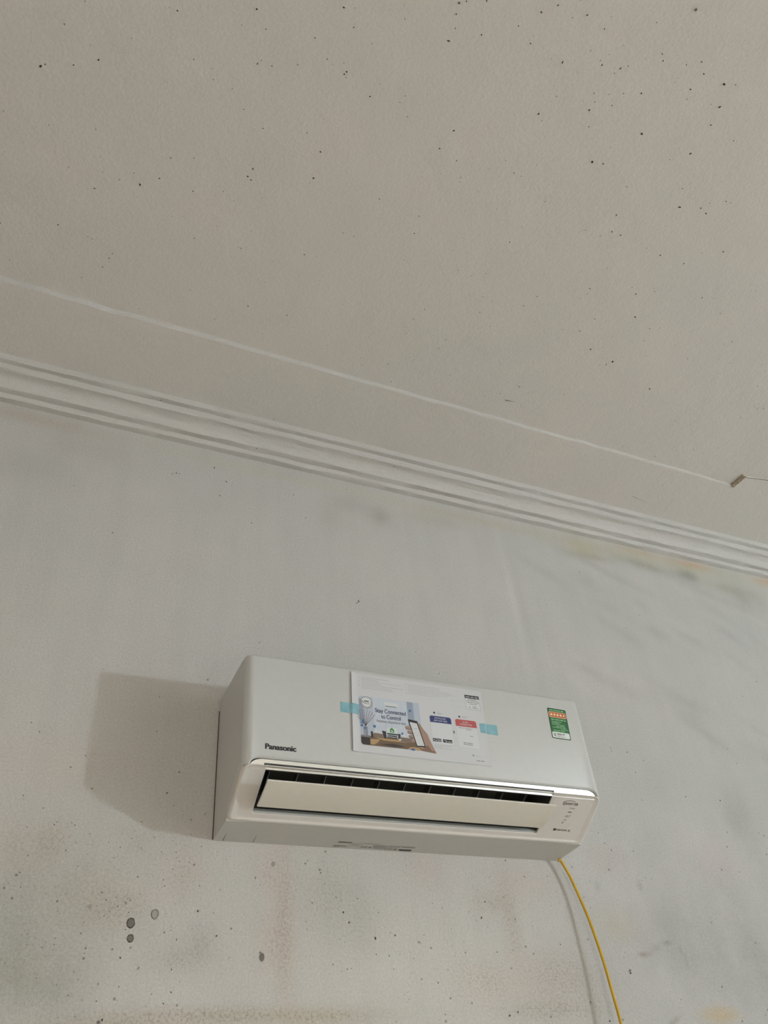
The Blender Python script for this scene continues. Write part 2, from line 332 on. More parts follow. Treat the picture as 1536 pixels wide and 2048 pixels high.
# pale ridge and mottling to the right of the unit
stain_and_light(.815, .70, .010, .24, (1.06, 1.06, 1.06)); stain_and_light(.845, .70, .012, .22, (.96, .96, .96))
for k in range(46):
    stain_and_light(rng.uniform(.95, 2.0), rng.uniform(.30, .95), rng.uniform(.03, .10), rng.uniform(.012, .03), (rng.choice([.93, .95, 1.04]),) * 3, 0, rng.uniform(-35, -15))
for k in range(22):
    stain_and_light(rng.uniform(.9, 1.5), rng.uniform(-.3, .3), rng.uniform(.02, .06), rng.uniform(.03, .09), (rng.choice([.94, .96, 1.03]),) * 3, 0, rng.uniform(-20, 20))
# damp lower part of the wall: pinkish runs, grey-green patches, crusts, last some painted light
stain_and_light(.143, -.14, .018, .13, (.99, .93, .91), .55); stain_and_light(.115, -.05, .03, .05, (1.0, .94, .92), .35); stain_and_light(.12, -.17, .03, .05, (.98, .93, .91), .35)
stain_and_light(.225, -.09, .07, .07, (.95, .95, .93), .30); stain_and_light(.29, -.12, .05, .07, (.95, .95, .94), .25); stain_and_light(.55, -.235, .07, .035, (1.0, .96, .94), .45)
stain_and_light(.60, -.09, .05, .02, (.97, .93, .91), .40); stain_and_light(.63, -.13, .02, .10, (.97, .94, .92), .40); stain_and_light(.72, -.23, .10, .05, (.98, .94, .93), .5); stain_and_light(.70, -.285, .12, .02, (.95, .93, .90), .6)
stain_and_light(.45, -.03, .05, .05, (1.0, .95, .95), .15); stain_and_light(.68, -.05, .08, .03, (1.0, .95, .94), .1)
stain_and_light(.0, -.285, .22, .012, (.94, .91, .85), .75); stain_and_light(.20, -.29, .12, .012, (.94, .91, .85), .6); stain_and_light(-.15, -.30, .14, .010, (.93, .90, .85), .6)
stain_and_light(-.32, -.14, .09, .12, (.91, .92, .91), .25); stain_and_light(-.20, -.10, .10, .08, (.97, .94, .91), .30); stain_and_light(-.16, -.12, .05, .04, (.95, .94, .92), .5)
stain_and_light(-.30, -.22, .10, .04, (.92, .92, .90), .30); stain_and_light(-.24, -.25, .05, .03, (.91, .92, .91), .25); stain_and_light(-.05, -.20, .05, .025, (.92, .93, .92), .30); stain_and_light(-.01, -.175, .03, .03, (.92, .92, .92), .35)
stain_and_light(-.34, -.03, .05, .05, (.99, .93, .91), .25); stain_and_light(-.28, -.02, .03, .04, (.96, .92, .90), .45); stain_and_light(-.13, -.01, .06, .04, (.95, .95, .94), .2)
stain_and_light(-.30, .12, .10, .06, (1.0, .96, .94), .05); stain_and_light(-.05, -.06, .04, .05, (.99, .95, .93), .3)
stain_and_light(.91, .015, .06, .03, (1.0, .955, .955), .1); stain_and_light(.9, -.13, .05, .03, (1.0, .96, .90)); stain_and_light(1.05, -.16, .08, .06, (.94, .94, .94)); stain_and_light(1.25, .03, .06, .05, (1.02, .98, .98))
stain_and_light(1.113, -.300, .058, .016, (1.02, .93, .78), 0, 0, 2.0); stain_and_light(1.113, -.300, .045, .016, (1.0, .97, .93), 0, 0, 2.0)
stain_and_light(.87, -.05, .006, .010, (.86, .86, .85)); stain_and_light(.99, -.045, .006, .012, (.80, .80, .79))
stain_and_light(1.02, -.163, .034, .0025, (.72, .73, .73), 0, 12); stain_and_light(.955, -.185, .03, .003, (.80, .74, .70), .4, 10); stain_and_light(1.06, -.185, .0035, .03, (.86, .86, .86), 0, 15)
stain_and_light(.985, -.31, .018, .004, (.78, .78, .74), .2, 25)
stain_and_light(1.15, -.22, .35, .18, (.84, .842, .85)); stain_and_light(.36, -.24, .28, .09, (1.09, 1.08, 1.06)); stain_and_light(1.5, .2, .55, .5, (.935, .94, .945)); stain_and_light(-.33, -.2, .14, .12, (.90, .905, .89), .3)  # grey at right: dirt plus painted lamp falloff; pale low middle: painted light
at = me.attributes.new('stain_and_light', 'FLOAT_COLOR', 'POINT')
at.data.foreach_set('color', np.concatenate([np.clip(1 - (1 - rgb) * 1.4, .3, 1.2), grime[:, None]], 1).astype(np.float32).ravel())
me.materials.append(M_wall)
wall = bpy.data.objects.new('wall_front', me); COL.objects.link(wall); struct(wall)

# other walls of the room
b = B()
b.box(X0 - .15, X0, Y0, -2.75, 0, ZTOP).box(X0 - .15, X0, -1.65, Y1, 0, ZTOP).box(X0 - .15, X0, -2.75, -1.65, 2.15, ZTOP)
struct(b.build('wall_left', M_other))
struct(B().box(X1, X1 + .15, Y0, Y1, 0, ZTOP).build('wall_right', M_other))
b = B()
b.box(X0, -1.6, Y0 - .15, Y0, 0, ZTOP).box(.4, X1, Y0 - .15, Y0, 0, ZTOP).box(-1.6, .4, Y0 - .15, Y0, 0, .65).box(-1.6, .4, Y0 - .15, Y0, 2.25, ZTOP)
struct(b.build('wall_back', M_other))
M_wood = mat('dark_frame_wood', (0.16, 0.09, 0.05), 0.5)
b = B()
b.box(-1.6, -1.55, Y0 - .12, Y0 - .04, .65, 2.25).box(.35, .4, Y0 - .12, Y0 - .04, .65, 2.25).box(-.62, -.58, Y0 - .12, Y0 - .04, .7, 2.2).box(-1.55, .35, Y0 - .12, Y0 - .04, .65, .70).box(-1.55, .35, Y0 - .12, Y0 - .04, 2.2, 2.25)
struct(b.build('added_window_1', M_wood))  # unseen window frame, added round the opening for the fill light
b = B()
b.box(X0 - .15, X0 + .01, -2.75, -2.70, 0, 2.15).box(X0 - .15, X0 + .01, -1.70, -1.65, 0, 2.15).box(X0 - .15, X0 + .01, -2.70, -1.70, 2.10, 2.15)
struct(b.build('added_door_1', M_wood))  # unseen door frame, added where the left fill light comes in

# ceiling: a border along the wall, a small step up, then the wide field
def step_h(x): return float(np.interp(x, [-0.7, 0.5, 1.45, 1.56, 1.75], [0.0165, 0.0125, 0.0075, 0.004, 0.003]))
cx = np.unique(np.concatenate([[X0, -1.6, -1.0], np.arange(-.8, 2.3, .01), [2.6, X1]]))
jit = smooth_noise1(len(cx), 5, .0010, 3); jit2 = smooth_noise1(len(cx), 4, .0008, 4)
V = []; F = []; MI = []
for k, x in enumerate(cx):
    ye = -.2911 + jit[k] if x < 1.551 else float(np.interp(x, [1.551, 1.57, 1.75, 3.0], [-.338, -.338, -.366, -.40])) + jit[k]
    h = step_h(x) + jit2[k] * .5
    V += [(x, 0, ZC), (x, ye, ZC), (x, ye - .0015, ZC + h * .3), (x, ye - .0025, ZC + h), (x, ye - .03, ZC + step_h(x)), (x, -.6, ZC + step_h(x)), (x, -1.6, ZC + step_h(x)), (x, Y0, ZC + step_h(x))]
R_ = 8
for k in range(len(cx) - 1):
    for j in range(R_ - 1):
        a = k * R_ + j
        F.append((a, a + R_, a + R_ + 1, a + 1)); MI.append(1 if j in (1, 2) else 0)  # riser faces take a darker colour to offset the lamp on them
ceil = mesh_obj('ceiling', V, F, mats=[M_ceil, M_trim], mat_idx=MI)
fix_normals(ceil)
if ceil.data.polygons[0].normal.z > 0: ceil.data.flip_normals()
struct(ceil)
struct(B().box(X0 - .15, X1 + .15, Y0 - .15, Y1 + .15, ZTOP, ZTOP + .1).build('ceiling_slab', M_other)).parent = ceil
# broken plaster lump at the notch of the step
b = B(); r = random.Random(5)
n_ = 9
for k in range(n_):
    ya = -.2885 - k * .0062
    V = []
lump = []
for i in range(n_ + 1):
    y = -.287 - i * .0062
    w = .0095 + r.uniform(-.0015, .0015)
    for (dx, dz) in ((-w * .8, .010), (-w, -.0005 + r.uniform(-.001, .001)), (w * .2, -.003 + r.uniform(-.001, .001)), (w, 0.001), (w, .010)):
        lump.append((1.5515 + dx + i * .0003, y, ZC + dz))
LF = [(i * 5 + j, i * 5 + j + 1, i * 5 + j + 6, i * 5 + j + 5) for i in range(n_) for j in range(4)] + [(0, 1, 2, 3, 4), tuple(n_ * 5 + j for j in (4, 3, 2, 1, 0))]
fix_normals(mesh_obj('broken_plaster_patch', lump, LF, M_tan, ceil))
# cornice moulding along the wall
prof = [(.0835, 0.003), (.0830, -.0155), (.0815, -.0175), (.0690, -.0185), (.0680, -.0205), (.0672, -.0345), (.0655, -.0365)]
for k in range(1, 9):
    t = k / 8
    prof.append((.0655 - .0315 * math.sin(t * math.pi / 2) ** .9, -.0365 - .0280 * (1 - math.cos(t * math.pi / 2))))
prof += [(.0330, -.0655), (.0185, -.0665), (.0172, -.0680), (.0165, -.0790), (.0150, -.0808), (-.002, -.0825)]
V = []; P_ = len(prof)
tx = np.unique(np.concatenate([[X0], np.arange(-.8, 2.3, .012), [X1]]))
jit = [smooth_noise1(len(tx), 6, .0007, 20 + j) + smooth_noise1(len(tx), 1.5, .00045, 50 + j) for j in range(P_)]
jzz = [smooth_noise1(len(tx), 5, .0006, 80 + j) for j in range(P_)]
for k, x in enumerate(tx):
    for j, (d, z) in enumerate(prof):
        a = 0 if j in (0, P_ - 1) else 1
        V.append((x, -d + a * jit[j][k], ZC + z + a * jzz[j][k]))
F = [(k * P_ + j, k * P_ + j + 1, (k + 1) * P_ + j + 1, (k + 1) * P_ + j) for k in range(len(tx) - 1) for j in range(P_ - 1)]
trim = mesh_obj('trim_1', V, F, M_trim); fix_normals(trim)
smooth_by_angle(trim, 32)
struct(trim)

# mould specks lying on ceiling and wall (flat, irregular, each where it grows)
def specks(name, listed, extra, place, parent, mats, seed, big):
    r = random.Random(seed); V = []; F = []; I = []
    for idx, (a, c, s) in enumerate(listed + extra):
        n = 9; ang0 = r.uniform(0, math.pi); el = r.uniform(1.0, 1.9); k0 = len(V); q = r.choice([0, 0, 0, 1]) if idx < len(listed) else r.choice([0, 1, 2, 2])
        s2 = s * .001 * big
        for k in range(n):
            t = 2 * math.pi * k / n
            rr = s2 * r.uniform(.5, 1.3)
            u, v = rr * math.cos(t) * math.sqrt(el), rr * math.sin(t) / math.sqrt(el)
            V.append(place(a + u * math.cos(ang0) - v * math.sin(ang0), c + u * math.sin(ang0) + v * math.cos(ang0)))
        F.append(tuple(range(k0, k0 + n))); I.append(q)
    o = mesh_obj(name, V, F, parent=parent, mats=mats, mat_idx=I)
    o['kind'] = 'stuff'
    return o
r = random.Random(11)
extra_c = [(r.uniform(-.7, 1.9), -.30 - abs(r.gauss(0, .5)), r.choice([.7, .9, 1.1, 1.3])) for _ in range(260)]
specks('mould_specks', CEIL_SPECKS, extra_c, lambda a, c: (a, c, ZC + step_h(a) - .0012), ceil, [M_speck, M_ring, M_ring2], 1, 1.35)
extra_w = []
for _ in range(95):
    cx_, cz_ = (r.uniform(-.45, .85) if r.random() < .85 else r.uniform(.8, 1.7)), -abs(r.gauss(0, .16)) + .03
    n_ = r.randint(4, 16); sp = r.uniform(.01, .035)
    for _k in range(n_):
        extra_w.append((r.gauss(cx_, sp), r.gauss(cz_, sp * 1.3), r.choice([.35, .45, .6, .6, .8, 1.0])))
extra_w += [(r.uniform(-.6, 1.8), r.uniform(.1, .98), r.choice([.5, .7])) for _ in range(60)]
def clear(it): return not (0.005 < it[0] < .775 and -.012 < it[1] < .30)
specks('mould_specks', [i for i in WALL_SPECKS if clear(i)], [i for i in extra_w if clear(i)], lambda a, c: (a, -.0006, Z0 + c), wall, [M_speck, M_ring, M_ring2], 2, 1.02)
# round mould spots with a darker rim
def ring(x, z, rx, rz, m1, m2):
    V = []; F = []; I = []; n = 20; k0 = 0
    for m, s, off in ((0, 1.0, .0007), (1, .80, .0010)):
        k0 = len(V)
        for k in range(n):
            t = 2 * math.pi * k / n; q = s * (1 + r.uniform(-.06, .06))
            V.append((x + rx * q * math.cos(t), -off, Z0 + z + rz * q * math.sin(t)))
        F.append(tuple(range(k0, k0 + n))); I.append(m)
    mesh_obj('mould_spot', V, F, parent=wall, mats=[m1, m2], mat_idx=I)
ring(-.133, -.146, .0070, .0085, M_speck, M_ring); ring(-.131, -.170, .0055, .0065, M_speck, M_ring); ring(-.094, -.131, .0066, .0085, M_ring, M_ring2)
ring(.120, -.037, .0036, .0042, M_ring, M_ring2); ring(.100, -.197, .0045, .0070, M_ring, M_ring); ring(-.204, -.122, .0035, .0042, M_ring2, M_ring2)
# hairline scratches on the ceiling
M_line = mat('hairline_dark', (0.16, 0.15, 0.14), 0.95, spec=0.1)
def hair(p, q, w, h=0.0):
    d = Vector((q[0] - p[0], q[1] - p[1])).normalized(); s = Vector((-d.y, d.x)) * w
    zz = lambda x: ZC - .0005 + h
    mesh_obj('hairline_scratch', [(p[0] - s.x * .3, p[1] - s.y * .3, zz(0)), (q[0], q[1], zz(0)), (p[0] + s.x, p[1] + s.y, zz(0))], [(0, 1, 2)], M_line, ceil)
hair((1.26, -.145), (1.345, -.129), .0011); hair((.667, -.358), (.70, -.361), .0025, .0105)
cr = [(1.562, -.3375), (1.62, -.3475), (1.68, -.356), (1.75, -.367)]
B().add([(a, c + .0012, ZC - .0006) for a, c in cr] + [(a, c - .0008, ZC - .0006) for a, c in cr], [(i, i + 1, i + 5, i + 4) for i in range(3)]).build('step_edge_line', M_line, ceil)  # thin dark line along the edge of the step

# ------------------------------------------------------------------ the air conditioner
W, H, D = 0.780, 0.292, 0.2003
D2, ZR = 0.1018, 0.0065                       # depth and height of the lower ridge
UY, UZ = -0.8578, 0.5140                      # direction up the sloping lower face
def face(x, s, h=0.0):
    """point on the sloping lower face: x along, s up the slope, h outwards"""
    return (x, -D2 + UY * s - UZ * h, ZR + UZ * s + UY * h)

def plastic(name, c, rough):
    m = mat(name, c, rough)
    n = N(m)
    n.link(n.mix(1.0, c, n.ramp(n.noise(60, 2), 0.3, 0.7, 0.985, 1.015), 'MULTIPLY'), n.bsdf.inputs['Base Color'])
    n.link(n.bump(n.noise(900, 2), 0.05, 0.0005), n.bsdf.inputs['Normal'])
    return m
M_panel = plastic('white_panel_plastic', (0.448, 0.453, 0.44), 0.40)
M_shell = plastic('white_shell_plastic', (0.50, 0.495, 0.475), 0.48)
M_bezel = plastic('cream_bezel_plastic', (0.55, 0.525, 0.495), 0.42)
M_flap = plastic('cream_flap_plastic', (0.61, 0.585, 0.52), 0.45)
M_chrome = mat('brushed_chrome', (0.78, 0.765, 0.725), 0.32, metal=1.0)
M_black = mat('black_duct_plastic', (0.06, 0.062, 0.058), 0.35)
M_dgrey = mat('dark_grey_duct_plastic', (0.17, 0.175, 0.16), 0.30)
M_vane = mat('dark_vane_plastic', (0.05, 0.052, 0.05), 0.4)
M_vedge = mat('pale_vane_edge', (0.30, 0.31, 0.29), 0.4)
M_sill = mat('grey_sill_plastic', (0.42, 0.45, 0.44), 0.35)
M_seam = mat('seam_shadow_gap', (0.05, 0.048, 0.042), 0.9)
M_ink = mat('black_ink', (0.012, 0.012, 0.014), 0.5)
M_grey_ink = mat('grey_ink', (0.20, 0.195, 0.19), 0.6)

ac = empty('air_conditioner', (W / 2, 0.0, Z0))
tag(ac, 'white wall-mounted air conditioner indoor unit with open flap', 'air conditioner')

# housing: end plates, top, back and bottom of the shell around an open outlet
side = [(0, 0.0), (-.0935, 0.0043), (-.098, 0.0125), (-.185, .0650), (-.1835, H - .012), (-.176, H - .003), (-.168, H - .0005), (0, H - .0005)]
b = B()
for (a, c) in ((0.0012, .038), (W - .038, W - .0012)):
    b.prism(side, 'x', a, c)
b.box(.038, W - .038, -.178, 0, H - .02, H - .001)
b.box(.038, W - .038, -.03, 0, .006, H - .02)
b.prism([(0, 0), (-.098, .0045), (-.098, .0095), (-.086, .014), (0, .012)], 'x', .038, W - .038)
b.box(.038, W - .038, -.178, -.12, .135, H - .02)
b.build('housing', M_shell, ac, 30)

B().box(-.0005, .0012, -.0012, 0, .002, .266).build('mounting_gap', M_seam, ac)
# front panel: wraps round the vertical corners, with a cut-out for the chrome strip below
RC = .017
cols = []
for k in range(9):
    a = math.pi / 2 * k / 8
    cols.append((RC - RC * math.cos(a), D - RC + RC * math.sin(a), math.cos(a), math.sin(a)))
cols = [(0.0, D - RC - .0005 - .001, 1, 0), ] + cols
left = [(x, d, -nx_, nd) for (x, d, nx_, nd) in cols]
xs_mid = [RC + .003 + i * .0035 for i in range(8)] + [.06, .12, .2, .3, .39]
mid = [(x, D, 0, 1) for x in xs_mid]
half = left + mid
path = half + [(W - x, d, -nx_, nd) for (x, d, nx_, nd) in half[::-1][1:]]
CUT_X0, CUT_R, CUT_Z, LOW_Z = .0120, .020, .0815, .0655
def cut_z(x):
    x = min(x, W - x)
    if x <= CUT_X0: return LOW_Z
    if x >= CUT_X0 + CUT_R: return CUT_Z
    t = (x - CUT_X0) / CUT_R
    return LOW_Z + (CUT_Z - LOW_Z) * math.sqrt(max(0, 1 - (1 - t) ** 2))
rows = []
for (x, d, nx_, nd) in path:
    zb = cut_z(x)
    def P(inset, z): return (x - nx_ * inset, -(d - nd * inset), z)
    rows.append([P(.012, zb + .004), P(.0060, zb + .0002), P(.0042, zb), P(.0010, zb + .0030), P(0, zb + .0046), P(0, H - .007), P(.0006, H - .0035), P(.0022, H - .0012), P(.006, H), P(.018, H + .0003)])
V = [p for c in rows for p in c]; Rn = len(rows[0])
F = [(i * Rn + j, (i + 1) * Rn + j, (i + 1) * Rn + j + 1, i * Rn + j + 1) for i in range(len(rows) - 1) for j in range(Rn - 1)]
panel = mesh_obj('front_panel', V, F, M_panel, ac)
fix_normals(panel)
if sum(p.normal.y * p.area for p in panel.data.polygons) > 0: panel.data.flip_normals()
smooth_by_angle(panel, 40)
# vertical seams where the panel meets the shell on either side
for x in (.0008, W - .0008):
    B().box(x - .0004, x + .0004, -.1822, -.1808, .075, H - .010).build('panel_seam', M_seam, ac)

# sloping lower bezel with the outlet opening
def rr(x0, x1, s0, s1, rt, rb, n=8):
    pts = []
    for (cx_, cy_, r_, a0) in ((x1 - rt, s1 - rt, rt, 0), (x0 + rt, s1 - rt, rt, 90), (x0 + rb, s0 + rb, rb, 180), (x1 - rb, s0 + rb, rb, 270)):
        for k in range(n + 1):
            a = math.radians(a0 + 90 * k / n)
            pts.append((cx_ + r_ * math.cos(a), cy_ + r_ * math.sin(a)))
    return pts
def rim(x, s, h):
    # the top rail stays shallow so that the chrome strip above it shows
    return face(x, s, max(h, -.0030) if s > .105 else h)
loops = []
RF = .0055
SX0, SX1, SS0, SS1 = 0.0006, W - .0006, -.0075, .1152
loops.append([rim(x, s, -.024) for x, s in rr(SX0, SX1, SS0 + .002, SS1, .018, .010)])
for k in range(13):
    a = math.pi / 2 * k / 12
    i_, h_ = RF * (1 - math.cos(a)), -RF * (1 - math.sin(a))
    loops.append([rim(x, s, h_) for x, s in rr(SX0 + i_, SX1 - i_, SS0 + i_, SS1 - i_ * .02, .018 - i_ * .6, .011 - i_ * .5)])
OX0, OX1, OS0, OS1 = .0445, .6575, .0120, .1142
# slightly sunken field inside the band
loops.append([face(x, s, 0) for x, s in rr(SX0 + .0062, SX1 - .0062, SS0 + .0062, SS1 - .0002, .0145, .009)])
loops.append([face(x, s, -.0020) for x, s in rr(SX0 + .0160, SX1 - .0160, SS0 + .0100, SS1 - .0005, .010, .010)])
loops.append([face(x, s, -.0020) for x, s in rr(OX0 - .001, OX1 + .001, OS0 - .001, OS1 + .0002, .002, .004)])
loops.append([face(x, s, -.0030) for x, s in rr(OX0, OX1, OS0, OS1, .0015, .0035)])
loops.append([rim(x, s, -.0060) for x, s in rr(OX0, OX1, OS0, OS1, .0015, .0035)])
V = [p for l in loops for p in l]; n_ = len(loops[0])
F = [(i * n_ + k, i * n_ + (k + 1) % n_, (i + 1) * n_ + (k + 1) % n_, (i + 1) * n_ + k) for i in range(len(loops) - 1) for k in range(n_)]
bezel = mesh_obj('lower_bezel', V, F, M_bezel, ac)
fix_normals(bezel)
if sum(p.normal.z * p.area for p in bezel.data.polygons) > 0: bezel.data.flip_normals()
smooth_by_angle(bezel, 30)
for p_ in bezel.data.polygons:
    if p_.index >= 13 * n_: p_.use_smooth = False

# outlet duct behind the opening
def quad_box(b, x0, x1, s0, s1, h0, h1):
    v = [face(x, s, h) for x in (x0, x1) for s in (s0, s1) for h in (h0, h1)]
    return b.add(v, [(0, 1, 3, 2), (4, 6, 7, 5), (0, 4, 5, 1), (2, 3, 7, 6), (0, 2, 6, 4), (1, 5, 7, 3)])
b = B()
quad_box(b, OX0 - .004, OX1 + .004, OS1 - .0004, OS1 + .0008, -.075, -.0062)
quad_box(b, OX0 - .004, OX0 - .0005, OS0 - .003, OS1, -.075, -.0062)
quad_box(b, OX1 + .0005, OX1 + .004, OS0 - .003, OS1, -.075, -.0062)
quad_box(b, OX0 - .004, OX1 + .004, OS0 - .003, OS1 + .003, -.078, -.075)
quad_box(b, OX0 - .004, OX1 + .004, OS0 - .004, OS0 - .001, -.075, -.0062)
b.build('outlet_duct', M_black, ac)
quad_box(B(), OX0, OX1, OS0 - .001, OS0 + .0030, -.0125, -.0060).build('outlet_sill', M_sill, ac)
quad_box(B(), OX0, OX1, OS1 - .0050, OS1 - .0038, -.010, -.0078).build('outlet_top_trim', M_sill, ac)
# inner guide blade, glossy dark grey
b = B()
b.add([face(x, s, h) for x in (OX0 + .002, OX1 - .002) for s, h in ((OS1 - .0075, -.012), (OS1 - .014, -.017), (OS1 - .024, -.026), (OS1 - .026, -.030), (OS1 - .0075, -.018))],
      [(0, 5, 6, 1), (1, 6, 7, 2), (2, 7, 8, 3), (3, 8, 9, 4), (4, 9, 5, 0), (0, 1, 2, 3, 4), (9, 8, 7, 6, 5)])
b.build('guide_blade', M_dgrey, ac)
# upright vanes in the duct, each with a pale front edge
sh = ac['frame_shift']
vane0 = quad_box(B(), -.0008, .0008, .030, .096, -.050, -.031).build('vane', M_vane, ac)
edge0 = quad_box(B(), -.0007, .0007, .060, .0962, -.0311, -.0302).build('vane_edge', M_vedge, vane0)
for k in range(11):
    x = OX0 + .018 + k * .0555
    if k == 0:
        o = vane0
    else:
        o = vane0.copy(); COL.objects.link(o); o.parent = ac
        e = edge0.copy(); COL.objects.link(e); e.parent = o
    o.location = (sh[0] + x, sh[1], sh[2])
# small pivot pins between vanes
for k in (1, 3, 6, 8):
    x = OX0 + .018 + (k + .5) * .0555
    quad_box(B(), x - .0012, x + .0012, .088, .091, -.036, -.033).build('vane_pin', M_sill, ac)

# open flap: hinged low in the opening, its upper edge swung out into the room
f_lo, f_hi = Vector((0, -.1375, .0165)), Vector((0, -.2025, .0380))
fd = (f_hi - f_lo); fl = fd.length; fd.normalize(); fn = Vector((0, fd.z, -fd.y)) * -1
if fn.z > 0: fn = -fn
sec = []
for k in range(9):
    t = k / 8
    p = f_lo + fd * (fl * t) + fn * (.0015 * math.sin(math.pi * t))
    sec.append((p.y, p.z))
for k in range(8, -1, -1):
    t = k / 8
    p = f_lo + fd * (fl * t) + fn * (.0015 * math.sin(math.pi * t) - .0036 - .001 * math.sin(math.pi * t))
    sec.append((p.y, p.z))
B().prism(sec, 'x', OX0 + .0012, OX1 - .0022).build('air_flap', M_flap, ac, 40)
for x in (OX0 + .012, (OX0 + OX1) / 2, OX1 - .012):
    B().prism([(-.150, .024), (-.168, .030), (-.150, .046), (-.140, .044)], 'x', x - .0015, x + .0015).build('flap_arm', M_vane, ac)

# chrome strip under the front panel
sx = [CUT_X0 + .0015 + .0014 * i for i in range(18)] + [.04, .08, .15, .25, .39]
sx = sx + [W - x for x in sx[::-1][1:]]
V = []; F = []
for x in sx:
    xm = (min(x, W - x) - CUT_X0 - .0015) / .024
    zt = .0655 + .0145 * math.sqrt(max(0.0, 1 - (1 - min(1, xm)) ** 2)); zb = .0630
    for j in range(7):
        t = j / 6
        z = zb + (zt - zb) * t
        tt = (z - .063) / .0170
        d = .1925 + .0049 * tt
        V.append((x, -d, z))
for i in range(len(sx) - 1):
    for j in range(6):
        F.append((i * 7 + j, (i + 1) * 7 + j, (i + 1) * 7 + j + 1, i * 7 + j + 1))
strip = mesh_obj('chrome_strip', V, F, M_chrome, ac)
fix_normals(strip)
if strip.data.polygons[30].normal.y > 0: strip.data.flip_normals()
smooth_by_angle(strip, 60)
# dark recess the strip sits in
B().box(.004, W - .004, -.1885, -.1845, .064, .1).build('strip_recess', M_seam, ac)

# moulded seams on the underside
for (xa, ya, xb, yb, w) in ((.0195, -.003, .0165, -.040, .0007), (.0780, -.003, .0745, -.042, .0006)):
    B().add([(xa - w, ya, .0005 + .0459 * -ya - .0006), (xa + w, ya, .0005 + .0459 * -ya - .0006), (xb + w * .3, yb, .0459 * -yb - .0006), (xb - w * .3, yb, .0459 * -yb - .0006)], [(0, 1, 2, 3)]).build('latch_seam', M_seam, ac)

# ---- flat print: polygons in layers on a plane
class Print:
    def __init__(self, to3d): self.v = []; self.f = []; self.i = []; self.m = []; self.to = to3d
    def poly(self, pts, m, lay=1):
        if m not in self.m: self.m.append(m)
        k = len(self.v)
        self.v += [self.to(p[0], p[1], lay) for p in pts]; self.f.append(tuple(range(k, k + len(pts)))); self.i.append(self.m.index(m))
        return self
    def rect(self, x0, z0, x1, z1, m, lay=1): return self.poly([(x0, z0), (x1, z0), (x1, z1), (x0, z1)], m, lay)
    def rrect(self, x0, z0, x1, z1, r, m, lay=1, corners=(1, 1, 1, 1)):
        pts = []
        for (cx_, cz_, a0, on) in ((x1 - r, z1 - r, 0, corners[0]), (x0 + r, z1 - r, 90, corners[1]), (x0 + r, z0 + r, 180, corners[2]), (x1 - r, z0 + r, 270, corners[3])):
            if on:
                for k in range(6):
                    a = math.radians(a0 + 18 * k); pts.append((cx_ + r * math.cos(a), cz_ + r * math.sin(a)))
            else:
                pts.append((cx_ + r * (1 if a0 in (0, 270) else -1), cz_ + r * (1 if a0 in (0, 90) else -1)))
        return self.poly(pts, m, lay)
    def disc(self, x, z, r, m, lay=1, rz=None, n=20):
        return self.poly([(x + r * math.cos(2 * math.pi * k / n), z + (rz or r) * math.sin(2 * math.pi * k / n)) for k in range(n)], m, lay)
    def line(self, p, q, w, m, lay=1):
        d = Vector((q[0] - p[0], q[1] - p[1])).normalized() * (w / 2)
        return self.poly([(p[0] - d.y, p[1] + d.x), (p[0] + d.y, p[1] - d.x), (q[0] + d.y, q[1] - d.x), (q[0] - d.y, q[1] + d.x)], m, lay)
    def frame(self, x0, z0, x1, z1, w, m, lay=1):
        self.rect(x0, z0, x1, z0 + w, m, lay); self.rect(x0, z1 - w, x1, z1, m, lay); self.rect(x0, z0 + w, x0 + w, z1 - w, m, lay); return self.rect(x1 - w, z0 + w, x1, z1 - w, m, lay)
    def words(self, x0, x1, z, h, m, r, lay=1):
        """one row of print too fine to read"""
        x = x0
        while x < x1:
            w = min(r.uniform(2.2, 6.5) * h, x1 - x)
            if w > h * .6: self.rect(x, z + r.uniform(0, .12) * h, x + w, z + h * r.uniform(.8, 1.0), m, lay)
            x += w + h * r.uniform(.5, .8)
        return self
    def build(self, name, parent): return mesh_obj(name, self.v, self.f, parent=parent, mats=self.m, mat_idx=self.i)

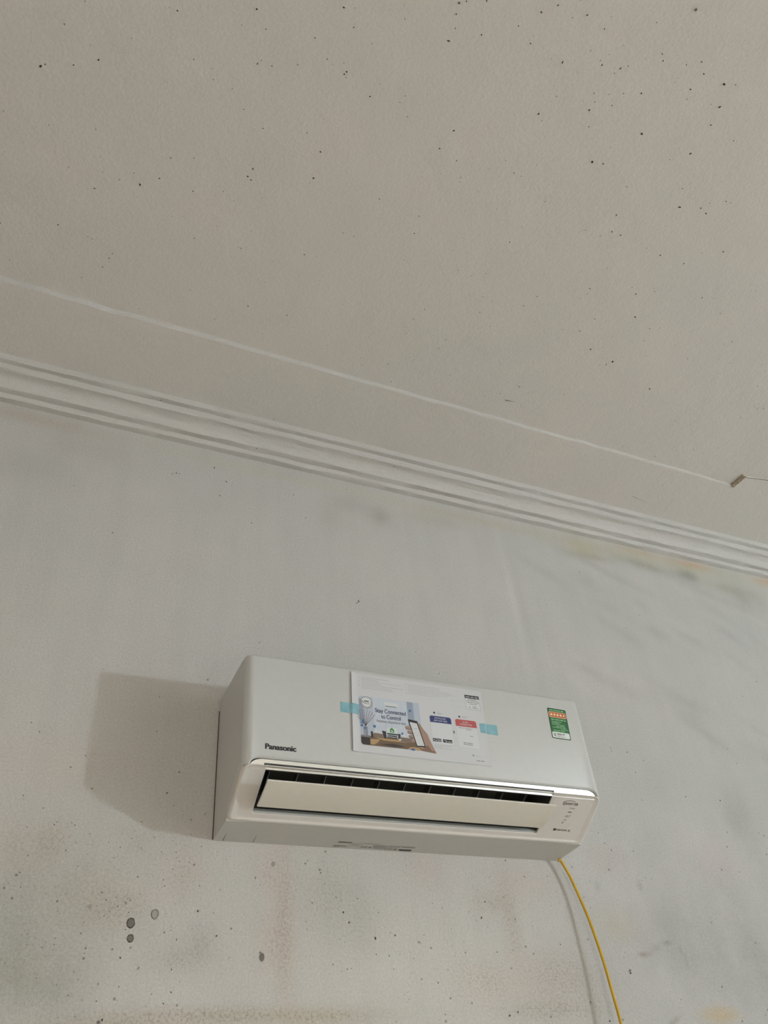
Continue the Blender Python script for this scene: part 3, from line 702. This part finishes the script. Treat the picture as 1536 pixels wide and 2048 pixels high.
def lettering(name, text, x0, x1, z, h, m, parent, to3d, lay=2, bold=0.0, widen=0.0):
    """text fitted between x0 and x1 with its baseline at z; h = height of the tallest letter"""
    cu = bpy.data.curves.new('lettering', 'FONT'); cu.body = text; cu.offset = bold
    tmp = bpy.data.objects.new('lettering', cu); COL.objects.link(tmp)
    bpy.context.view_layer.update()
    dg = bpy.context.evaluated_depsgraph_get()
    me_ = bpy.data.meshes.new_from_object(tmp.evaluated_get(dg))
    co = np.empty(len(me_.vertices) * 3); me_.vertices.foreach_get('co', co); co = co.reshape(-1, 3)
    bx0, bx1, top = co[:, 0].min(), co[:, 0].max(), co[:, 1].max()
    sx_, sz_ = (x1 - x0) / (bx1 - bx0), h / top
    out = np.array([to3d(x0 + (c[0] - bx0) * sx_, z + c[1] * sz_, lay) for c in co])
    me_.vertices.foreach_set('co', out.ravel()); me_.materials.clear(); me_.materials.append(m); me_.name = name; me_.update()
    bpy.data.objects.remove(tmp); bpy.data.curves.remove(cu)
    if widen:       # heavy strokes: the same letters once more, a hair to the side
        bm = bmesh.new(); bm.from_mesh(me_)
        for k in (-1, 1):
            d_ = bmesh.ops.duplicate(bm, geom=bm.verts[:len(co)] + bm.edges[:] + bm.faces[:] if k == -1 else g0)
            if k == -1: g0 = [e for e in d_['geom_orig']] if 'geom_orig' in d_ else None
            bmesh.ops.translate(bm, verts=[e for e in d_['geom'] if isinstance(e, bmesh.types.BMVert)], vec=(k * widen, -.00003 * (k + 2), 0))
            if g0 is None: break
        bm.to_mesh(me_); bm.free()
    o = bpy.data.objects.new(name, me_); COL.objects.link(o); o.parent = parent
    o.location = parent.get('frame_shift', (0, 0, 0)) if parent.type == 'EMPTY' else (0, 0, 0)
    return o

on_panel = lambda x, z, lay: (x, -D - .00012 * lay, z)
lettering('brand_lettering', 'Panasonic', .0405, .0995, .0985, .0105, M_ink, ac, on_panel, 1, bold=.024, widen=.00045)
on_face = lambda x, s, lay: face(x, s, -.0020 + .00015 * lay)
def mark(name, txt, x0, x1, s, h, m=M_ink, bold=.01): return lettering(name, txt, x0, x1, s, h, m, ac, on_face, 1, bold=bold)
mark('inverter_lettering', 'INVERTER', .6935, .7285, .0885, .0060, bold=.02)
p = Print(on_face)
sw = [(.7185, .0975), (.7100, .0992), (.6990, .0985), (.6920, .0955), (.6900, .0925), (.6915, .0895), (.6950, .0872)]
for a, c in zip(sw[:-1], sw[1:]): p.line(a, c, .0012, M_ink)
p.build('inverter_swoosh', ac)
mark('indicator_lettering', 'POWER', .7105, .7245, .0795, .0032, M_grey_ink)
mark('indicator_lettering', 'TIMER', .7100, .7215, .0695, .0034, M_ink)
r = random.Random(8)
p = Print(on_face); p.words(.7090, .7215, .0615, .0022, M_grey_ink, r); p.words(.7080, .7205, .0582, .0022, M_grey_ink, r); p.build('indicator_print', ac)
p = Print(on_face); p.words(.7085, .7160, .0505, .0028, M_grey_ink, r); p.build('indicator_print', ac)
p = Print(on_face); p.disc(.7085, .0430, .0010, M_ink)
for rr_ in (.0024, .0040):
    for k in range(5):
        a0, a1 = math.radians(30 + 18 * k), math.radians(48 + 18 * k)
        p.line((.7085 + rr_ * math.cos(a0), .0425 + rr_ * math.sin(a0)), (.7085 + rr_ * math.cos(a1), .0425 + rr_ * math.sin(a1)), .0008, M_ink)
p.build('wireless_mark', ac)
p = Print(on_face); p.disc(.6965, .0262, .0032, M_ink); p.build('nanoe_dot', ac)
mark('nanoe_lettering', 'nanoe', .7005, .7270, .0240, .0038, M_ink, .015); mark('nanoe_lettering', 'X', .7295, .7365, .0225, .0058, M_ink, .02)
# rating print on the underside
r = random.Random(3)
on_under = lambda x, d, lay: (x, -d, .0459 * d - .0005 - .0001 * lay)
p = Print(on_under)
p.rect(.244, .0305, .272, .0330, M_ink); p.words(.262, .298, .0255, .0013, M_grey_ink, r); p.words(.244, .262, .0275, .0012, M_grey_ink, r); p.words(.300, .332, .0310, .0016, M_grey_ink, r)
for k in range(4): p.words(.240, .268, .0080 + k * .0022, .0013, M_grey_ink, r)
p.words(.270, .292, .0170, .0013, M_grey_ink, r)
for k in range(3): p.words(.322, .350, .0200 + k * .0022, .0012, M_grey_ink, r); p.words(.358, .380, .0205 + k * .0022, .0012, M_grey_ink, r)
p.rect(.384, .0235, .414, .0255, M_grey_ink); p.words(.384, .414, .0265, .0012, M_grey_ink, r)
for k in range(3): p.line((.298 + k * .005, .010), (.301 + k * .005, .017), .0014, M_ink)
p.disc(.318, .0135, .0028, M_grey_ink)
for k in range(3):
    p.frame(.326 + k * .0075, .0095, .332 + k * .0075, .0170, .0009, M_grey_ink)
p.frame(.350, .0090, .366, .0165, .0014, M_grey_ink)
p.poly([(.369, .0090), (.380, .0090), (.3745, .0165)], M_grey_ink)
p.rrect(.384, .0065, .412, .0135, .002, M_ink)
p.build('rating_print', ac)['kind'] = 'stuff'

# energy label
M_green = mat('label_green', srgb(32, 94, 48), 0.45)
M_dgreen = mat('label_dark_green', srgb(12, 34, 22), 0.45)
M_lgreen = mat('label_pale_green', srgb(140, 182, 140), 0.5)
M_white = mat('paper_white', (0.62, 0.66, 0.64), 0.55)
M_orange = mat('label_orange', srgb(176, 100, 58), 0.45)
M_cream = mat('label_cream', srgb(238, 214, 180), 0.45)
p = Print(lambda x, z, lay: (x - .0042 * (.2625 - z) / .074, -D - .0002 - .00012 * lay, z - .0012 * (x - .688) / .05))
lx0, lx1, lz0, lz1 = .6878, .7390, .1890, .2640
p.rrect(lx0, lz0, lx1, lz1, .0035, M_white, 0); p.rrect(lx0 + .0009, lz0 + .0009, lx1 - .0009, lz1 - .0009, .003, M_dgreen, 1)
p.rrect(lx0 + .0026, lz0 + .0026, lx1 - .0026, lz1 - .0026, .002, M_green, 2); p.rrect(lx0 + .0032, lz0 + .0030, lx1 - .0032, lz0 + .0165, .0018, M_white, 3)
p.rrect(.6905, .2405, .7365, .2545, .0045, M_cream, 3); p.rrect(.6912, .2412, .7358, .2538, .004, M_orange, 4)
for k in range(5):
    cx_, cz_, R1 = .6975 + k * .0081, .2475, (.0037 if k < 4 else .0028)
    p.poly([(cx_ + (R1 if j % 2 == 0 else R1 * .45) * math.sin(math.pi * j / 5), cz_ + (R1 if j % 2 == 0 else R1 * .45) * math.cos(math.pi * j / 5)) for j in range(10)], M_cream, 5)
r = random.Random(9)
p.words(.694, .731, .2572, .0024, M_lgreen, r, 3); p.words(.6945, .7335, .2345, .0026, M_lgreen, r, 3)
for k, (a, c) in enumerate(((.695, .721), (.695, .715), (.695, .727), (.705, .728), (.695, .731), (.716, .735), (.696, .727), (.696, .733))):
    p.words(a, c, .2300 - k * .0035, .0016, M_lgreen, r, 3)
p.frame(.6945, .1950, .7005, .2030, .0012, M_grey_ink, 4); p.rect(.6963, .1968, .6987, .2010, M_grey_ink, 4)
p.words(.7030, .7250, .2005, .0020, M_ink, r, 4); p.words(.7030, .7165, .1975, .0016, M_grey_ink, r, 4); p.words(.7030, .7250, .1945, .0015, M_grey_ink, r, 4)
lab = p.build('energy_label', ac)
lab['label'] = 'green energy rating sticker with orange star band'

# ------------------------------------------------------------------ leaflet taped to the panel
M_paper = mat('leaflet_paper', (0.495, 0.50, 0.515), 0.6)
leaf = empty('instruction_leaflet', (.365, -D, Z0 + .11))
tag(leaf, 'printed white instruction leaflet taped to the front of the air conditioner', 'leaflet')
YS = -D - .0011                                # paper surface
TL, TR, BR_, BL = (.2185, .2815), (.5215, .2790), (.5165, .1095), (.2125, .1112)
nu, nv = 40, 16
V = []; F = []
for sidek in (0, 1):
    for i in range(nu + 1):
        for j in range(nv + 1):
            u, v = i / nu, j / nv
            x = (BL[0] * (1 - v) + TL[0] * v) * (1 - u) + (BR_[0] * (1 - v) + TR[0] * v) * u
            z = (BL[1] * (1 - u) + BR_[1] * u) * (1 - v) + (TL[1] * (1 - u) + TR[1] * u) * v
            lift = .0022 * max(0, 1 - u / .05) ** 2 + .0006 * max(0, (u - .985) / .015) ** 2
            V.append((x, YS - lift + sidek * .0002, z))
q = (nu + 1) * (nv + 1)
for i in range(nu):
    for j in range(nv):
        a = i * (nv + 1) + j
        F.append((a, a + nv + 1, a + nv + 2, a + 1)); F.append((q + a, q + a + 1, q + a + nv + 2, q + a + nv + 1))
sheet = fix_normals(mesh_obj('paper_sheet', V, F, M_paper, leaf))
smooth_by_angle(sheet, 30)
on_leaf = lambda x, z, lay: (x, YS - .00012 * lay, z)
M_navy = mat('print_navy', srgb(38, 44, 96), 0.55); M_txtnavy = mat('print_text_navy', srgb(42, 46, 82), 0.55)
M_red = mat('print_red', srgb(166, 76, 75), 0.55); M_pwhite = mat('print_white', (0.53, 0.54, 0.555), 0.55)
M_fine = mat('fine_print_grey', (0.36, 0.36, 0.37), 0.6); M_outl = mat('print_outline', (0.42, 0.43, 0.47), 0.6)
M_sky = mat('picture_wall_blue', srgb(164, 172, 185), 0.55); M_sky2 = mat('picture_wall_grey', srgb(134, 144, 160), 0.55); M_sky3 = mat('picture_wall_pale', srgb(178, 185, 195), 0.55)
M_fl1 = mat('picture_floor_brown', srgb(98, 80, 62), 0.55); M_fl2 = mat('picture_floor_tan', srgb(160, 132, 94), 0.55); M_dark = mat('picture_dark', srgb(50, 44, 42), 0.55)
M_sofa = mat('picture_sofa', srgb(112, 98, 86), 0.55); M_blue = mat('picture_blue', srgb(56, 92, 146), 0.55); M_teal = mat('picture_teal', srgb(60, 104, 134), 0.55)
M_grn = mat('picture_green', srgb(74, 132, 72), 0.55); M_skin = mat('picture_skin', srgb(146, 120, 105), 0.55); M_skin2 = mat('picture_skin_shade', srgb(112, 86, 74), 0.55)
M_vase = mat('picture_vase', srgb(120, 124, 132), 0.55); M_pale = mat('picture_pale', srgb(190, 196, 198), 0.55)

p = Print(on_leaf)
x0, x1, z0, z1 = .2315, .3800, .1265, .2305
p.rrect(x0, z0, x1, z1, .006, M_sky, 1, (0, 1, 1, 0))
p.rect(x0 + .030, .1480, x1 - .02, z1, M_sky3, 1.3); 
for k in range(7): p.rect(.262 + k * .0125, .165, .2625 + k * .0125, z1, M_sky, 1.6)
p.rect(.338, .170, .352, z1, M_sky2, 1.8); p.rect(.352, .165, .366, z1, M_sky, 1.8)
p.poly([(.366, .1265), (.380, .1265), (.385, .16), (.385, .2305), (.366, .2305)], M_paper, 2)
p.rect(x0, .170, .2410, .2240, M_sky2, 1.6)
p.rrect(x0, z0, .378, .1465, .006, M_fl1, 2, (0, 0, 1, 0))
p.poly([(.244, .1290), (.262, .1290), (.272, .1410), (.252, .1400)], M_fl2, 2.4); p.poly([(.256, .1275), (.334, .1265), (.345, .1330), (.268, .1350)], M_fl1, 2.5)
p.poly([(.270, .1310), (.300, .1280), (.326, .1310), (.300, .1350)], M_dark, 2.6); p.poly([(.330, .1268), (.366, .1266), (.362, .1330), (.336, .1320)], M_fl2, 2.7)
p.poly([(.262, .1440), (.312, .1440), (.330, .1400), (.280, .1395)], M_fl2, 2.4)
p.rrect(.2315, .1275, .2505, .1430, .004, M_dark, 3, (1, 0, 1, 0)); p.rect(.2315, .1430, .2505, .1450, M_vase, 3)
p.rrect(.2380, .1455, .2465, .1655, .002, M_vase, 3.2); p.rect(.2395, .1455, .2420, .1655, M_sky2, 3.4)
for k in range(9):
    a = math.radians(50 + 10 * k); p.line((.2425, .1660), (.2425 + .036 * math.cos(a), .1660 + .036 * math.sin(a)), .0008, M_fl1, 2.2)
r = random.Random(21)
for k in range(16): p.disc(r.gauss(.2362, .0028), r.gauss(.1725, .0045), r.uniform(.0014, .0028), r.choice([M_blue, M_blue, M_teal, M_sky2]), 3.4 + k * .05, n=9)
p.poly([(.2520, .1440), (.2600, .1540), (.2850, .1520), (.2870, .1440)], M_sofa, 3); p.rect(.2530, .1430, .2575, .1560, M_dark, 3.2); p.poly([(.2770, .1600), (.2860, .1590), (.2860, .1440), (.2810, .1440)], M_dark, 3.3)
p.poly([(.2580, .1535), (.2650, .1610), (.2690, .1535)], M_pale, 3.4); p.poly([(.2680, .1535), (.2730, .1600), (.2790, .1535)], M_pale, 3.4)
p.rect(.2888, .1560, .3105, .1685, M_pale, 3); p.rect(.2880, .1535, .3110, .1562, M_dgreen, 3.2)
p.poly([(.2935, .1640), (.2990, .1685), (.3045, .1640), (.3035, .1640), (.3035, .1580), (.2945, .1580), (.2945, .1640)], M_grn, 3.6); p.disc(.299, .1610, .0015, M_pale, 3.8, .0022)
p.rrect(.2883, .1460, .3090, .1520, .002, M_ink, 3.6)
p.rect(.3115, .1460, .3170, .1570, M_dark, 3); p.poly([(.3150, .1410), (.3180, .1510), (.3420, .1500), (.3430, .1405)], M_sofa, 3.1); p.poly([(.3200, .1510), (.3250, .1590), (.3300, .1510)], M_pale, 3.3); p.disc(.3215, .1585, .0022, M_blue, 3.5); p.poly([(.311, .1450), (.315, .1475), (.319, .1450), (.315, .1425)], M_pale, 3.6)
p.disc(.2619, .1673, .0030, M_teal, 3.6); p.disc(.3440, .2106, .0028, M_teal, 3.6); p.disc(.3414, .1272, .0050, M_blue, 3.6, .0022)
p.rrect(.2870, .2150, .3165, .2235, .0015, M_pwhite, 3); p.rect(.2895, .2140, .3140, .2152, M_dark, 3.3)
# badge
p.disc(.2482, .2168, .0128, M_dark, 4, n=32); p.disc(.2482, .2168, .0120, M_pwhite, 4.3, n=32)
for k in range(13):
    a0, a1 = math.radians(160 + 17 * k), math.radians(177 + 17 * k)
    p.line((.2482 + .0103 * math.cos(a0), .2168 + .0103 * math.sin(a0)), (.2482 + .0103 * math.cos(a1), .2168 + .0103 * math.sin(a1)), .0009, M_dark, 4.6)
p.words(.2430, .2535, .2185, .0022, M_dark, r, 4.6); p.words(.2420, .2550, .2160, .0013, M_grey_ink, r, 4.6); p.words(.2430, .2555, .2135, .0013, M_grey_ink, r, 4.6); p.disc(.2398, .2190, .0010, M_dark, 4.7); p.disc(.2410, .2165, .0010, M_dark, 4.7)
# forearm, hand and phone
p.poly([(.3575, .1875), (.3637, .1830), (.3700, .1730), (.3777, .1637), (.3820, .1500), (.3935, .1236), (.3620, .1262), (.3520, .1340), (.3660, .1400), (.3600, .1750)], M_skin, 5)
p.poly([(.3520, .1330), (.3640, .1310), (.3760, .1400), (.3800, .1500), (.3850, .1400), (.3900, .1245), (.3620, .1262)], M_skin2, 5.2)
p.poly([(.3700, .1480), (.3777, .1600), (.3820, .1480), (.3890, .1290), (.3840, .1280), (.3750, .1400)], M_skin, 5.4)
for (a, c, w) in ((.3335, .1725, .0052), (.3375, .1635, .0055), (.3395, .1540, .0055), (.3425, .1450, .0052)):
    p.disc(a + .003, c, w + .002, M_skin2, 5, .0042, 12); p.disc(a + .003, c + .0008, w + .001, M_skin, 5.2, .0032, 12)
def phone(k): return [(a + k * (.3540 - a) * .001, c) for a, c in ((.3369, .1915), (.3575, .1895), (.3704, .1345), (.3505, .1335))]
p.poly(phone(0), M_ink, 6); p.poly([(.3400, .1858), (.3563, .1842), (.3678, .1372), (.3518, .1362)], M_pwhite, 6.3)
cx_, cz_ = .3547, .1605
for k in range(16):
    a0, a1 = math.radians(-40 + 16 * k), math.radians(-24 + 16 * k)
    p.line((cx_ + .0052 * math.cos(a0), cz_ + .0052 * math.sin(a0)), (cx_ + .0052 * math.cos(a1), cz_ + .0052 * math.sin(a1)), .0006, M_outl, 6.6)
p.words(.3480, .3590, .1715, .0014, M_fine, r, 6.6); p.words(.3440, .3480, .1790, .0012, M_fine, r, 6.6); p.words(.3500, .3540, .1815, .0010, M_fine, r, 6.6)
p.disc(.3545, .1590, .0014, M_outl, 6.6); 
for a, c in ((.3550, .1480), (.3580, .1480), (.3570, .1420), (.3610, .1415)): p.disc(a, c, .0009, M_outl, 6.6)
p.rect(.3590, .1385, .3650, .1398, M_outl, 6.6)
p.build('printed_picture', leaf)
lettering('headline_lettering', 'Stay Connected', .2660, .3337, .1985, .0088, M_txtnavy, leaf, on_leaf, 5, bold=.008)
lettering('headline_lettering', 'to Control', .2782, .3210, .1862, .0088, M_txtnavy, leaf, on_leaf, 5, bold=.008)
lettering('subhead_lettering', 'Anytime, Anywhere with', .2672, .3318, .1776, .0056, M_grey_ink, leaf, on_leaf, 5)
lettering('brand_lettering', 'Panasonic', .2900, .3072, .1475, .0032, M_pwhite, leaf, on_leaf, 5, bold=.01)

# fine print at the top, in two columns
p = Print(on_leaf); r = random.Random(4)
for k, e in enumerate((.302, .279, .331, .284, .333, .309, .312)):
    p.words(.2408, e, .2722 - k * .0040, .0014, M_fine, r)
for k, e in enumerate((.420, .421, .446, .456, .438, .416)):
    p.words(.3455, e, .2700 - k * .0040, .0014, M_fine, r)
for z in (.2722, .2642, .2562, .2522): p.words(.2340, .2370, z, .0018, M_fine, r)
for z in (.2700, .2620, .2560, .2500): p.words(.3395, .3425, z, .0018, M_fine, r)
for k, e in enumerate((.4308, .410, .4300)): p.words(.3908, e, .1420 - k * .0032, .0012, M_fine, r)
p.disc(.4775, .1287, .0018, M_ink, 1); p.disc(.4775, .1287, .0010, M_paper, 2); p.words(.4810, .4950, .1276, .0014, M_fine, r); p.words(.4830, .5018, .1174, .0018, M_grey_ink, r)
p.build('fine_print', leaf)['kind'] = 'stuff'
# notice box and blank box
p = Print(on_leaf)
p.rect(.4440, .2335, .4755, .2490, M_outl, 1); p.rect(.4446, .2341, .4749, .2484, M_paper, 1.5); p.words(.4452, .4490, .2462, .0014, M_fine, r, 2)
p.build('stamp_box', leaf)
p = Print(on_leaf)
p.rect(.4792, .2320, .5140, .2655, M_grey_ink, 1); p.rect(.4798, .2326, .5134, .2580, M_pwhite, 1.5); p.rect(.4792, .2580, .5140, .2655, M_ink, 1.6); p.words(.4815, .5115, .2600, .0030, M_fine, r, 2)
for k, (a, c) in enumerate(((.4870, .5060), (.4825, .5110), (.4830, .5115), (.4860, .5085))): p.words(a, c, .2550 - k * .0036, .0017, M_grey_ink, r, 2)
p.disc(.4880, .2375, .0034, M_outl, 2); p.disc(.4880, .2375, .0026, M_pwhite, 2.3); p.disc(.4880, .2370, .0013, M_grey_ink, 2.5); p.words(.4950, .5030, .2385, .0016, M_grey_ink, r, 2); p.words(.4950, .5085, .2355, .0016, M_grey_ink, r, 2)
p.build('notice_box', leaf)
# the two step cards (their square codes are left blank)
def card(x0, x1, zt, zh, zb, colr, rows_):
    p = Print(on_leaf)
    p.rrect(x0, zb, x1, zt, .0045, M_outl, 1); p.rrect(x0 + .0005, zb + .0005, x1 - .0005, zt - .0005, .0042, M_pwhite, 1.4)
    p.rrect(x0, zh, x1, zt, .0045, colr, 2, (1, 1, 0, 0))
    o = p.build('step_card', leaf)
    for (t, a, c, z, h) in rows_: lettering('card_lettering', t, a, c, z, h, M_pwhite, leaf, on_leaf, 3)
    return o
card(.3878, .4373, .2065, .1920, .1450, M_navy, (('DOWNLOAD', .3992, .4250, .2002, .0038), ('APP FOR FREE', .3962, .4275, .1945, .0038)))
card(.4470, .4968, .2058, .1902, .1438, M_red, (('SCAN', .4645, .4770, .1987, .0036), ('CONNECTION', .4568, .4855, .1932, .0038)))
lettering('step_lettering', 'Step 1', .4070, .4195, .2118, .0034, M_grey_ink, leaf, on_leaf, 2); lettering('step_lettering', 'Step 2', .4650, .4775, .2108, .0034, M_grey_ink, leaf, on_leaf, 2)
p = Print(on_leaf); p.disc(.3998, .2137, .0022, M_ink); p.build('step_dot', leaf)
p = Print(on_leaf); p.disc(.4583, .2119, .0022, M_ink); p.build('step_dot', leaf)
p = Print(on_leaf); p.poly([(.4392, .1800), (.4422, .1755), (.4392, .1705)], M_ink, 2); p.build('arrow_mark', leaf)
p = Print(on_leaf); p.rrect(.3888, .1503, .4082, .1570, .001, M_ink, 2); p.disc(.3915, .1536, .0014, M_pwhite, 3); p.words(.3945, .4070, .1545, .0012, M_fine, r, 3); p.words(.3945, .4075, .1516, .0018, M_outl, r, 3); p.build('store_badge', leaf)
p = Print(on_leaf); p.rrect(.4118, .1500, .4330, .1568, .001, M_ink, 2); p.words(.4140, .4200, .1542, .0012, M_fine, r, 3); p.words(.4170, .4320, .1514, .0018, M_outl, r, 3); p.build('store_badge', leaf)
p = Print(on_leaf); p.words(.4530, .4860, .1862, .0014, M_grey_ink, r, 2); p.words(.4700, .4830, .1838, .0013, M_grey_ink, r, 2); p.words(.4765, .4860, .1700, .0013, M_grey_ink, r, 2); p.words(.4590, .4815, .1535, .0019, M_grey_ink, r, 2); p.words(.4595, .4805, .1500, .0019, M_grey_ink, r, 2); p.build('card_note', leaf)

# blue-green masking tape
M_tape = mat('tape_aqua', srgb(128, 172, 180), 0.4)
ntp = N(M_tape); ntp.link(ntp.mix(ntp.ramp(ntp.noise(55, 3), .3, .7), srgb(108, 152, 160), srgb(128, 172, 184)), ntp.bsdf.inputs['Base Color'])
def tape(pts, lifts):
    V = [(x, -D - l, z) for (x, z), l in zip(pts, lifts)] + [(x, -D - l - .00018, z) for (x, z), l in zip(pts, lifts)]
    n = len(pts); F = [tuple(range(n)), tuple(range(n, 2 * n))[::-1]] + [(i, (i + 1) % n, n + (i + 1) % n, n + i) for i in range(n)]
    # quads along the strip
    h = n // 2; F = [(i, i + 1, n - 2 - i, n - 1 - i) for i in range(h - 1)] + [(n + i, n + n - 1 - i, n + n - 2 - i, n + i + 1) for i in range(h - 1)] + [(i, (i + 1) % n, n + (i + 1) % n, n + i) for i in range(n)]
    o = fix_normals(mesh_obj('tape_strip', V, F, M_tape, leaf)); return o
tape([(.1915, .1905), (.2100, .1900), (.2160, .1897), (.2300, .1888), (.2312, .2105), (.2170, .2113), (.2110, .2116), (.1925, .2125)], (.0002, .0003, .0034, .0020, .0020, .0034, .0003, .0002))
tape([(.5045, .1812), (.5150, .1809), (.5215, .1808), (.5465, .1800), (.5475, .2030), (.5225, .2030), (.5160, .2028), (.5048, .2026)], (.0013, .0020, .0006, .0002, .0002, .0006, .0020, .0013))

# ------------------------------------------------------------------ yellow cable hanging from the unit
M_yel = mat('yellow_cable_sheath', srgb(206, 164, 12), 0.38)
ny = N(M_yel); ny.link(ny.mix(ny.ramp(ny.noise(40, 2), .3, .7), srgb(176, 138, 8), srgb(194, 158, 20)), ny.bsdf.inputs['Base Color'])
ctrl = [(.768, -.0170, -.0042), (.7745, -.0180, -.0065), (.790, -.018, -.040), (.8035, -.020, -.090), (.8115, -.024, -.136), (.8185, -.028, -.202), (.8210, -.031, -.266), (.8220, -.034, -.318), (.824, -.036, -.45), (.826, -.035, -.7), (.826, -.033, -1.2), (.824, -.030, -1.8), (.820, -.040, -1.985), (.80, -.10, -1.9965), (.70, -.25, -1.9965)]
def catmull(P, k=8):
    P = [Vector(p) for p in P]; P = [P[0] * 2 - P[1]] + P + [P[-1] * 2 - P[-2]]; out = []
    for i in range(1, len(P) - 2):
        a, b_, c, d = P[i - 1:i + 3]
        for j in range(k):
            t = j / k
            out.append(.5 * ((2 * b_) + (c - a) * t + (2 * a - 5 * b_ + 4 * c - d) * t * t + (3 * b_ - a - 3 * c + d) * t ** 3))
    return out + [P[-2]]
cable = B().tube([(x, y, z + Z0) for x, y, z in catmull(ctrl)], .0031, 12).build('cable', M_yel, None, 60)
tag(cable, 'thin yellow cable hanging down the wall from the air conditioner', 'cable')

# ------------------------------------------------------------------ the lamp on the right-hand wall that lights the room
M_bulb = mat('lamp_glass_lit', (0.9, 0.9, 0.9), 0.4, emit=LAMP_STRENGTH, emit_color=LAMP_COLOR)
M_sock = mat('lamp_socket_white', (0.7, 0.7, 0.68), 0.5)
lamp = empty('wall_lamp', (X1, LAMP_POS.y, LAMP_POS.z), False)
tag(lamp, 'bare round bulb in a white socket on the side wall', 'lamp')
def lamp_part(name, prof, m):
    b = B().lathe(prof, (0, 0, 0), (-1, 0, 0), 28)
    return b.build(name, m, lamp, 40)
dX = X1 - LAMP_POS.x
lamp_part('wall_plate', [(.0, 0), (.05, 0), (.05, .012), (.03, .016), (.0, .016)], M_sock)
lamp_part('socket', [(.022, .014), (.024, .03), (.02, dX - LAMP_RADIUS + .006), (.0, dX - LAMP_RADIUS + .006)], M_sock)
lamp_part('bulb', [(LAMP_RADIUS * math.sin(math.pi * k / 16) + 1e-5, dX - LAMP_RADIUS * math.cos(math.pi * k / 16)) for k in range(17)], M_bulb)
for o in bpy.data.objects:
    if 'frame_shift' in o: del o['frame_shift']
